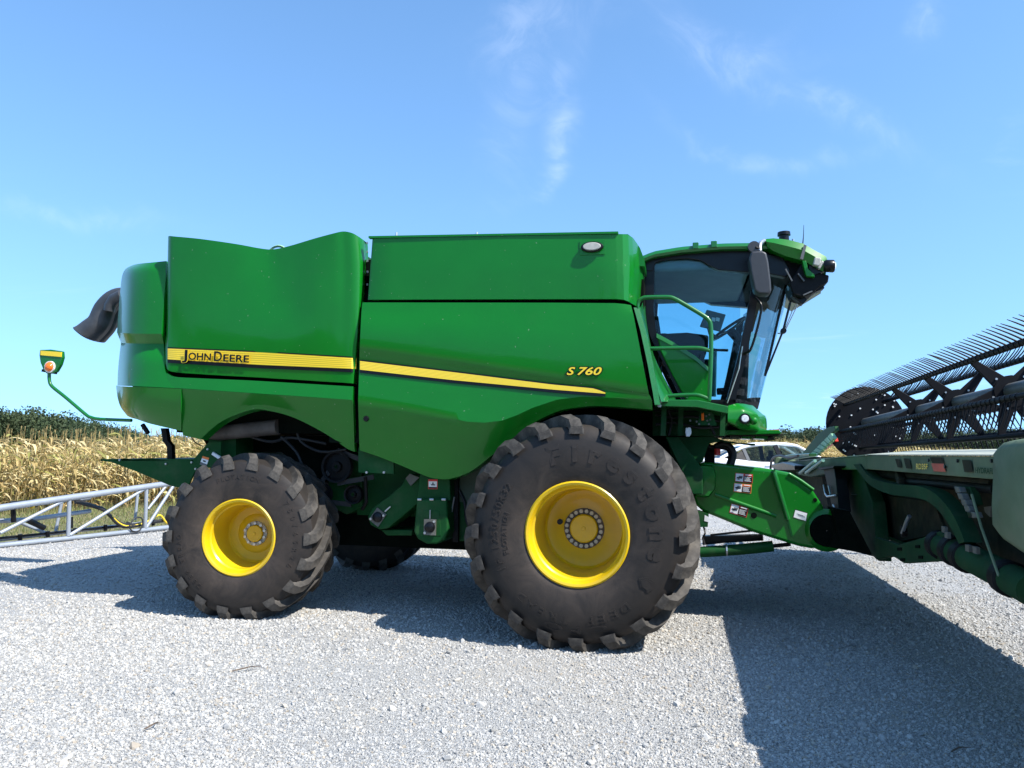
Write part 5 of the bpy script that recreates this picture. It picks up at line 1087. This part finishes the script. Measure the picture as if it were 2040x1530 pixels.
# lower frame, centre frame, ribs and tubes seen from behind
b = MB(); pxs(b, [(1742, 1070), (1790, 1085), (1835, 1072), (1872, 1058), (1905, 1085), (1935, 1108), (1935, 1125), (1895, 1116), (1800, 1122), (1785, 1112), (1775, 1108), (1745, 1115)], 2.46, .05); lf = b.build('lower_frame', 'faded_dark', HD, bevel=.006)
for u, v in ((1791, 1094), (1827, 1089), (1833, 1110), (1797, 1115)):
    b = MB(); pxs(b, [(u-4, v-3), (u+4, v-3), (u+4, v+3), (u-4, v+3)], 2.452, .01); b.build('frame_hole', 'void', lf)
cur = catmull([(1700, 925), (1714, 945), (1735, 968), (1770, 984), (1815, 990), (1846, 998), (1872, 1020), (1893, 1050), (1910, 1083)], 4); cup = catmull([(1712, 925), (1728, 946), (1748, 957), (1785, 965), (1825, 968), (1858, 980), (1888, 1010), (1907, 1042), (1922, 1080)], 4)
b = MB(); A_ = [PX(u, v, 2.44) for u, v in cup]; B__ = [PX(u, v, 2.44) for u, v in cur]; w = Vector((.10, 0, 0)); b.grid([[p+w for p in A_], A_, B__, [p+w for p in B__]]); b.build('curved_frame', 'faded_dark', HD, smooth=40)
def ptube(q, r, X, name, m, par=HD, n=12): b = MB(); b.tube([PX(u, v, X) for u, v in q], r, n); return b.build(name, m, par, smooth=50)
ptube([(1720, 938), (1790, 947), (1880, 955), (1984, 965)], .045, 2.60, 'drive_shaft', 'rusty')
ptube([(1795, 958), (1880, 965), (1984, 975)], .03, 2.56, 'hydraulic_tube', 'blackm')
b = MB(); c = PX(1791, 945, 2.55); b.bar(c, PX(1798, 963, 2.52), .06, .09); b.build('shaft_hanger', 'rusty', HD, bevel=.01)
lt = ptube([(1868, 1082), (1930, 1110), (1990, 1140), (2060, 1178)], .085, 2.50, 'lower_tube', 'faded_dark', n=18)
for u, v in ((1875, 1086), (1902, 1098), (1925, 1109), (2010, 1152)):
    b = MB(); c = PX(u, v, 2.50); d = (PX(u+20, v+10, 2.5)-c).normalized(); b.tube([c-d*.05, c-d*.04, c+d*.04, c+d*.05], [.085, .10, .10, .085], 18); b.build('tube_band', 'blackm', lt, smooth=50)
b = MB(); pxs(b, [(1640, 925), (1682, 910), (1712, 912), (1716, 940), (1738, 1000), (1745, 1070), (1750, 1118), (1738, 1108), (1720, 1095), (1690, 1050), (1668, 980)], 2.56, .12); cf = b.build('centre_frame', 'faded_dark', HD, bevel=.01)
b = MB(); pxs(b, [(1634, 936), (1663, 930), (1684, 1000), (1712, 1060), (1738, 1108), (1690, 1096), (1655, 1085), (1650, 1010)], 2.66, .15); b.build('feeder_mouth_frame', 'void', HD)
b = MB(); pxs(b, [(1748, 985), (1860, 1000), (1880, 1050), (1870, 1062), (1836, 1070), (1785, 1080), (1755, 1070)], 2.74, .02); b.build('inner_sheet', 'rusty', HD)
ptube([(1798, 1062), (1806, 1040), (1812, 1028)], .016, 2.55, 'lock_pin', 'steel')
b = MB(); c = PX(1800, 1058, 2.56); b.cyl(c+Vector((-.02, 0, 0)), c+Vector((.02, 0, 0)), .05, 12); b.build('lock_pivot', 'blackm', HD)
# hydraulic coupler on the feeder corner
b = MB(); pxs(b, [(1640, 932), (1661, 930), (1665, 955), (1668, 985), (1672, 1020), (1660, 1025), (1652, 985)], 2.38, .12); hc = b.build('hose_coupler', 'blackm', HD, bevel=.008)
b = MB(); pxs(b, [(1630, 931), (1662, 928), (1659, 932), (1632, 936)], 2.34, .2); b.build('coupler_lid', 'blackm', hc)
for q in ([(1641, 966), (1644, 983), (1648, 989)], [(1651, 968), (1655, 985)], [(1648, 989), (1664, 987)], [(1660, 1006), (1667, 1020)], [(1666, 1020), (1675, 1020)]): ptube(q, .011, 2.36, 'hose_end', 'steel', hc, 8)
for q in ([(1594, 942), (1624, 918)], [(1606, 942), (1640, 917)]): ptube(q, .02, 2.37, 'latch_rod', 'teal')
b = MB(); pxs(b, [(1585, 940), (1612, 934), (1640, 930), (1646, 944), (1616, 950), (1590, 946)], 2.40, .1); b.build('latch_bracket', 'green_frame', HD, bevel=.01)
b = MB(); pxs(b, [(1537, 925), (1560, 921), (1583, 927), (1583, 936), (1548, 936), (1537, 932)], 2.30, .15); b.build('latch_block', 'black', HD, bevel=.01)
b = MB(); b.tube(catmull([PX(u, v, 2.35).to_tuple() for u, v in ((1535, 936), (1538, 915), (1552, 908), (1572, 912), (1590, 908))], 4), .02, 8); b.build('header_hose', 'rubberhose', HD, smooth=60)
b = MB(); pxs(b, [(1540, 912), (1575, 905), (1612, 903), (1612, 909), (1574, 915), (1545, 920)], 2.5, .1); b.build('reel_arm_mount', 'green_rail', HD, bevel=.01)
# valve block and link near the end
for i, (u, v, m_) in enumerate(((1905, 975, 'valve'), (1911, 988, 'valve'), (1918, 1000, 'valve'), (1924, 1012, 'valve'), (1930, 1024, 'black'), (1937, 1025, 'valve'))):
    b = MB(); pxs(b, [(u-5, v-6), (u+4, v-5), (u+8, v+6), (u-1, v+7)], 2.44, .04); b.build('valve_plate', m_, HD, bevel=.004)
ptube([(1936, 985), (1955, 1050), (1990, 1148)], .008, 2.42, 'control_cable', 'faded', n=6)
b = MB(); pxs(b, [(1905, 968), (1932, 970), (1942, 1005), (1930, 1010)], 2.50, .05); b.build('link_arm', 'faded_dark', HD, bevel=.006)
b = MB(); pxs(b, [(1960, 1010), (1975, 1008), (1972, 1030), (1962, 1020)], 2.6, .05); b.build('sensor_bracket', 'valve', HD)
for u, v in ((1882, 1055), (1888, 1066), (1930, 1092), (1945, 1096)): 
    b = MB(); c = PX(u, v, 2.43); b.box(c-Vector((.01, .03, .02)), c+Vector((.01, .03, .02))); b.build('warning_tag', 'valve', HD)
# rounded end shield
b = MB(); es = [(1985, 890), (1999, 877), (2030, 872), (2075, 872), (2085, 1128), (2040, 1107), (1998, 1078), (1984, 1058), (1982, 1010), (1985, 950)]
A0 = [PX(u, v, 2.46) for u, v in es]; cen = sum(A0, Vector())/len(A0); A0 = A0+A0[:1]
b.grid([[p+Vector((.55, 0, 0)) for p in A0], [p+Vector((.05, 0, 0)) for p in A0], [cen.lerp(p, .95)+Vector((.0, 0, 0)) for p in A0], [cen.lerp(p, .82)-Vector((.03, 0, 0)) for p in A0], [cen-Vector((.045, 0, 0))]*len(A0)]); b.build('end_shield', 'faded', HD, smooth=50)
# lettering and labels on the main beam
def beam_text(txt, u0, u1, v0, v1, h, m_, off):
    vs, fs = glyphs(txt, off); x0, x1 = min(p[0] for p in vs), max(p[0] for p in vs); b = MB()
    b.add([PX(u0+(u1-u0)*(x-x0)/(x1-x0), v0+(v1-v0)*(x-x0)/(x1-x0)-y*h/.7, XB-.012) for x, y in vs], fs); return b.build('beam_lettering', m_, bm1)
beam_text('RD35F', 1825, 1848, 934.5, 935, 11, 'decalyellow', .015); beam_text('HYDRAFLEX', 1943, 1990, 942, 944.5, 11, 'faded_dark', .015)
def beam_patch(u0, v0, u1, v1, m_, name): b = MB(); b.add([PX(u, v, XB-.010) for u, v in ((u0, v0), (u1, v0+1), (u1+4, v1+1), (u0+5, v1))], [(0, 1, 2, 3)]); return b.build(name, m_, bm1)
beam_patch(1855, 923, 1880, 939, 'redfade', 'reflector'); beam_patch(1852, 910.5, 1877, 922, 'rusty', 'worn_reflector'); beam_patch(1783, 914, 1793, 931, 'rusty', 'worn_label'); beam_patch(1800, 913, 1812, 933, 'rusty', 'worn_label'); beam_patch(1916, 916, 1934, 940, 'rusty', 'worn_label')
for u, v in ((1851, 917), (1884, 930), (1909, 918), (1977, 918)):
    b = MB(); c = PX(u, v, XB-.008); b.cyl(c, c+Vector((-.01, 0, 0)), .012, 10); b.build('beam_bolt', 'black', bm1)
b = MB(); q = [PX(u, v, 2.54) for u, v in ((1658, 955), (1680, 952), (1684, 970), (1663, 973))]; b.add(q, [(0, 1, 2, 3)]); lab = b.build('caution_label', 'decalyellow', cf)
b = MB(); q = [PX(u, v, 2.535) for u, v in ((1661, 959), (1680, 956.5), (1683, 969), (1664, 971.5))]; b.add(q, [(0, 1, 2, 3)]); b.build('caution_text_panel', 'black', cf)
# far reel arm with its pale ribs, red guard behind
b = MB(); pr = [(1594, 908), (1612, 885), (1632, 862), (1650, 851), (1662, 849), (1664, 858), (1650, 868), (1632, 890), (1618, 908)]; pxs(b, pr, 3.15, .06); ra = b.build('reel_arm', 'green_frame', HD, bevel=.01)
for i in range(6):
    t0, t1 = i/6, (i+.82)/6; f = lambda t: (1613+43*t, 906-44*t); g_ = lambda t: (1626+36*t, 908-36*t)
    b = MB(); pxs(b, [f(t0), f(t1), g_(t1), g_(t0)], 3.08, .05); b.build('arm_rib', 'palegreen', ra)
b = MB(); pxs(b, [(1632, 893), (1662, 872), (1664, 879), (1640, 896)], 3.4, .05); b.build('red_guard', 'red', HD)

# ------------------------------------------------------------------ reel
RX, RZ = 3.9, 2.235; RA = [138, 52, 200, 256, 303, 352]; RR = .44
b = MB(); b.tube([(RX, -3.2, RZ+.122), (RX, 7.1, RZ)], .075, 16); RE = b.build('reel', 'shaftgrey', HD, smooth=40)
def rzz(y): return RZ+.012*(7.0-y)                          # the near wing of the reel stands a little higher
def rpt(a, r, y): return Vector((RX+r*math.cos(R_(a)), y, rzz(y)+r*math.sin(R_(a))))
TD = {138: (151, .05), 52: (42, .15), 200: (262, -.10), 256: (275, 0), 303: (285, 0), 352: (300, 0)}
for a in RA:
    b = MB(); b.tube([rpt(a, RR, -3.1), rpt(a, RR, 7.05)], .026, 10); b.build('bat_tube', 'reel', RE, smooth=60)
    d0, cv = TD[a]; base = Vector((0, 0, 0)); pts = [base]
    for j in range(4): d_ = R_(d0+cv*180/math.pi*(j/3)*2.2); pts.append(pts[-1]+Vector((math.cos(d_), 0, math.sin(d_)))*.069)
    tb = MB(); tb.tube(pts, [.0085, .008, .007, .006, .003], 6); tb.tube([Vector((0, -.028, 0)), Vector((0, .028, 0))], .031, 8)
    if a == 256: continue
    first = None; y = -.45 if a == 138 else .25 if a in (52, 200) else .9; st_ = .101 if a in (138, 52, 200) else .145
    while y < 7.0:
        loc = rpt(a, RR, y)
        if first is None: o = tb.build('tine', 'tine', RE, local=True, smooth=50); first = o
        else: o = put('tine', first.data, RE)
        o.location = loc-org(RE); o.rotation_euler = (random.gauss(0, .012), random.gauss(0, .02), random.gauss(0, .012)); y += st_
rest = MB()                                                # the reel's near end, outside the photograph
for a in RA:
    d0, cv = TD[a]; y = -3.0; y1_ = -.5 if a == 138 else .2 if a in (52, 200) else .8
    while y < y1_:
        q = rpt(a, RR, y); d_ = Vector((math.cos(R_(d0)), 0, math.sin(R_(d0)))); rest.tube([q, q+d_*.16, q+d_*.30+Vector((0, 0, .01))], [.0085, .007, .003], 4); y += .12
rest.build('reel_tines', 'tine', RE)['kind'] = 'stuff'
hubs = [PX(1834, 819, RX).y, PX(1908, 802, RX).y, PX(2014, 781, RX).y]
hubs += [2*hubs[2]-hubs[1], 3*hubs[2]-2*hubs[1]-.3, -2.7]
for y in hubs:
    b = MB(); b.tube([(RX, y-.025, rzz(y)), (RX, y+.025, rzz(y))], .15, 20); b.build('hub_plate', 'reel', RE, smooth=40)
    for a in RA:
        b = MB(); b.bar(rpt(a, .08, y), rpt(a, RR-.01, y), .035, .15, up=rpt(a+90, 1, y)-Vector((RX, y, rzz(y))), w2=.03, h2=.055); b.build('reel_arm_spoke', 'reel', RE, bevel=.006)
        c = rpt(a, .17, y-.03); b = MB(); b.cyl(c, c+Vector((0, .01, 0)), .011, 6); b.build('spoke_bolt', 'steel', RE)
b = MB(); n_ = 40; b.prism([(RX+.62*math.cos(2*math.pi*i/n_), 7.08, RZ-.02+.62*math.sin(2*math.pi*i/n_)) for i in range(n_)], (0, .02, 0)); b.build('end_disc', 'reel', RE)
bb = MB(); bb.cyl((0, -.012, 0), (0, .004, 0), .014, 6); first = None
for i in range(46):
    a = random.uniform(0, 360); r = random.choice((.25, .42, .55, .58, .5)); c = rpt(a, r, 7.075)
    if first is None: first = o = bb.build('disc_bolt', 'white', RE, local=True)
    else: o = put('disc_bolt', first.data, RE)
    o.location = c-org(RE)

# ================================================================== SPRAYER BOOM on the ground, far left
b0 = PZ(0, 1085, .06); b1 = PZ(345, 1050, .06); bd = (b1-b0); bd.z = 0; bd.normalize(); bn = Vector((-bd.y, bd.x, 0))
BM = thing('sprayer_boom', 'silver aluminium truss boom of a crop sprayer lying beside the grass', 'boom', (b0.x, b0.y, 0))
def PB(u, v, off=0): d = ray(u, v); o_ = b0+bn*off; return CAM+d*((o_-CAM).dot(bn)/d.dot(bn))
def btube(q, r, name, m='alu', off=0, n=8, sm=False):
    b = MB(); p = [PB(u, v, off) for u, v in q]; b.tube(catmull([x.to_tuple() for x in p], 4) if sm else p, r, n); return b.build(name, m, BM, smooth=50)
btube([(-60, 1095), (0, 1087), (170, 1069), (350, 1049)], .042, 'bottom_rail'); btube([(-60, 1024), (0, 1012), (135, 992), (338, 963)], .058, 'top_rail')
for q in ([(0, 1062), (136, 993)], [(-60, 1040), (-58, 1094)], [(139, 1066), (291, 972)], [(291, 1052), (346, 967)]): btube(q, .032, 'diagonal_tube')
for q in ([(138, 990), (136, 1068)], [(292, 972), (289, 1052)]): btube(q, .036, 'upright_tube')
for q in ([(123, 1001), (111, 1058)], [(275, 976), (269, 1036)], [(295, 1014), (331, 968)], [(37, 1040), (97, 1064)]): btube(q, .028, 'rear_tube', off=.55)
def bl(s_, h): return b0+bd*s_+Vector((0, 0, h))             # further bays to the left, beyond the frame
def bbar(p, q, r, name): b = MB(); b.tube([p, q], r, 8); b.build(name, 'alu', BM, smooth=50)
bbar(bl(-9, 0), bl(-.4, 0), .042, 'bottom_rail'); bbar(bl(-9, .80), bl(-.4, .77), .058, 'top_rail')
for i in range(5): s0 = -.6-1.9*i; bbar(bl(s0, .02), bl(s0, .75), .036, 'upright_tube'); bbar(bl(s0, .75), bl(s0-1.9, .03), .032, 'diagonal_tube') if i < 4 else None
btube([(-40, 1079), (110, 1062), (340, 1036)], .035, 'rear_rail', off=.55); btube([(-40, 1040), (60, 1035), (180, 1018)], .04, 'inner_rail', off=.3)
btube([(-20, 1074), (120, 1060), (330, 1038)], .022, 'nozzle_line', 'black', .4)
for u in (40, 95, 150, 210, 255, 305): btube([(u, 1058-(u-95)*.11), (u, 1070-(u-95)*.11)], .035, 'spray_nozzle', 'black', .35)
btube([(20, 1006), (45, 1004), (72, 1004)], .06, 'valve_block', 'black', .1); btube([(62, 1005), (66, 1005)], .07, 'valve_knob', 'hosey', .05); btube([(26, 1006), (27, 1040)], .04, 'valve_drop', 'black', .1)
btube([(54, 1035), (88, 1052)], .05, 'damper', 'black', .2)
btube([(140, 992), (185, 1008), (205, 1014), (222, 1030), (240, 1043), (262, 1046), (300, 1040), (340, 1036)], .035, 'boom_hose', 'rubberhose', .25, sm=True)
btube([(150, 1000), (195, 1012), (214, 1022), (232, 1042), (250, 1050), (280, 1046)], .028, 'boom_hose', 'rubberhose', .2, sm=True)
btube([(222, 1028), (238, 1043), (256, 1049), (282, 1044), (300, 1036), (318, 1026), (330, 1040), (336, 1043)], .022, 'boom_hose', 'hosey', .2, sm=True)
btube([(262, 1040), (258, 1050), (264, 1058), (276, 1058), (284, 1046), (282, 1032), (270, 1032), (262, 1040)], .014, 'boom_hose', 'rubberhose', -.06, sm=True)
btube([(150, 995), (178, 990)], .06, 'bracket', 'alu', .3); btube([(142, 1030), (142, 1052)], .03, 'bracket', 'blackm', .2)

# ================================================================== WHITE CAR behind the feeder house
dc_ = ray(1537, 900); dc_ = Vector((dc_.x, dc_.y, 0)); dc_ *= 22.5/dc_.dot(_f0)
CR = thing('parked_car', 'white saloon car parked behind the feeder house, before the corn', 'car', (CAM.x+dc_.x, CAM.y+dc_.y, float(hgt(CAM.x+dc_.x, CAM.y+dc_.y))), YAW)
def cpart(mb, name, m, par=CR, **k): return mb.build(name, m, par, local=True, **k)
low = [(-2.40, .42), (-2.43, .70), (-2.36, .98), (-2.25, 1.03), (-1.72, 1.06), (-.6, .98), (1.3, .95), (1.45, .97), (2.1, .84), (2.38, .68), (2.42, .35), (2.3, .22), (-2.3, .25)]
b = MB(); b.prism([(x, -.92, z) for x, z in low], (0, 1.84, 0)); cb = cpart(b, 'body', 'carwhite', bevel=.09, seg=3)
roof = catmull([(-1.75, 1.05), (-1.30, 1.27), (-.85, 1.42), (-.3, 1.49), (.2, 1.48), (.55, 1.42)], 5)
b = MB(); b.grid([[Vector((x, y, z+dz)) for x, z in roof[8:]] for y, dz in ((-.64, -.045), (-.58, 0), (0, .02), (.58, 0), (.64, -.045))]); cpart(b, 'roof', 'carwhite', smooth=50, solid=.03)
for s in (-1, 1):
    def bar_(p, q, w, h, name, m): b = MB(); b.bar((p[0], s*p[1], p[2]), (q[0], s*q[1], q[2]), w, h, up=(0, s, 0)); cpart(b, name, m)
    edge = [(-1.78, 1.04)]+roof; 
    b = MB(); b.tube([Vector((x, s*(.84-.22*(z-1.0)/.45), z)) for x, z in roof], .045, 8); cpart(b, 'roof_rail', 'carwhite', smooth=60)
    b = MB(); b.tube([(.55, s*.63, 1.42), (1.38, s*.83, .97)], .035, 8); cpart(b, 'windscreen_pillar', 'carwhite', smooth=60)
    bar_((.02, .86, .96), (-.12, .655, 1.44), .12, .04, 'centre_pillar', 'black'); bar_((-.95, .86, .98), (-1.05, .70, 1.33), .09, .04, 'rear_pillar', 'greyplastic')
    b = MB(); yq = lambda z: s*(.85-.22*(z-1.0)/.45); 
    b.prism([Vector((x, yq(z), z)) for x, z in ((-.92, .98), (-.02, .96), (-.15, 1.43), (-.5, 1.42), (-1.0, 1.32))], (0, s*.006, 0)); cpart(b, 'rear_door_window', 'carglass')
    b = MB(); b.prism([Vector((x, yq(z), z)) for x, z in ((.06, .96), (1.25, .97), (.52, 1.39), (.0, 1.44))], (0, s*.006, 0)); cpart(b, 'front_door_window', 'carglass')
    b = MB(); b.prism([Vector((x, yq(z), z)) for x, z in ((-1.0, .98), (-1.55, 1.03), (-1.08, 1.29))], (0, s*.006, 0)); cpart(b, 'quarter_window', 'black')
    b = MB(); b.tube([(-1.6, s*.865, 1.015), (-.9, s*.875, .975), (.0, s*.875, .955), (1.3, s*.86, .96)], .016, 6); cpart(b, 'belt_trim', 'black')
    b = MB(); b.bar((-.5, s*.93, .86), (-.3, s*.93, .86), .03, .03); cpart(b, 'door_handle', 'carwhite', bevel=.006)
    for x in (-1.45, 1.42):
        b = MB(); b.lathe([(.21, -.11), (.30, -.11), (.335, -.07), (.335, .07), (.30, .11), (.21, .11)], 28, c=(x, s*.84, .335)); wt = cpart(b, 'wheel', 'rubberhose', smooth=40)
        b = MB(); b.lathe([(.001, s*.09), (.2, s*.10), (.22, s*.06)], 20, c=(x, s*.84, .335)); cpart(b, 'rim', 'steel', wt, smooth=40)
b = MB(); b.grid([[(1.40, -.80, .97), (1.46, 0, .98), (1.40, .80, .97)], [(.56, -.60, 1.43), (.60, 0, 1.45), (.56, .60, 1.43)]]); cpart(b, 'windscreen', 'carglass')
b = MB(); b.grid([[(-1.74, -.72, 1.06), (-1.80, 0, 1.06), (-1.74, .72, 1.06)], [(-1.0, -.60, 1.38), (-1.02, 0, 1.41), (-1.0, .60, 1.38)]]); cpart(b, 'rear_window', 'carglass')
for x, y in ((.15, -.36), (.15, .36)): b = MB(); b.box((x-.12, y-.24, .6), (x+.04, y+.24, 1.12)); b.box((x-.10, y-.12, 1.1), (x, y+.12, 1.3)); cpart(b, 'seat', 'blackm', bevel=.04)
b = MB(); b.box((-1.0, -.6, .6), (-.85, .6, 1.15)); cpart(b, 'rear_seat', 'blackm', bevel=.04)

# ================================================================== small litter on the gravel
for i, (u0, v0, u1, v1, lab) in enumerate(((462, 1337, 520, 1327, 'thin dark twig on the gravel below the rear wheel'), (288, 1452, 315, 1438, 'short brown corn stub on the gravel near the bottom left'), (1895, 1497, 1915, 1490, 'short dry twig on the shaded gravel at the lower right'))):
    p, q = PZ(u0, v0, .02), PZ(u1, v1, .02); t = thing('twig', lab, 'twig', (p+q)/2, 0, 'twigs on the gravel'); m_ = (p+q)/2+Vector((.02, .01, .012))
    b = MB(); b.tube([p, p.lerp(m_, .6), m_, q], [.004, .005, .004, .002], 6); b.build('stem', 'twig', t, smooth=60)
    b = MB(); b.tube([m_, m_+Vector((.05, -.03, .015))], [.004, .002], 5); b.build('side_shoot', 'twig', t)
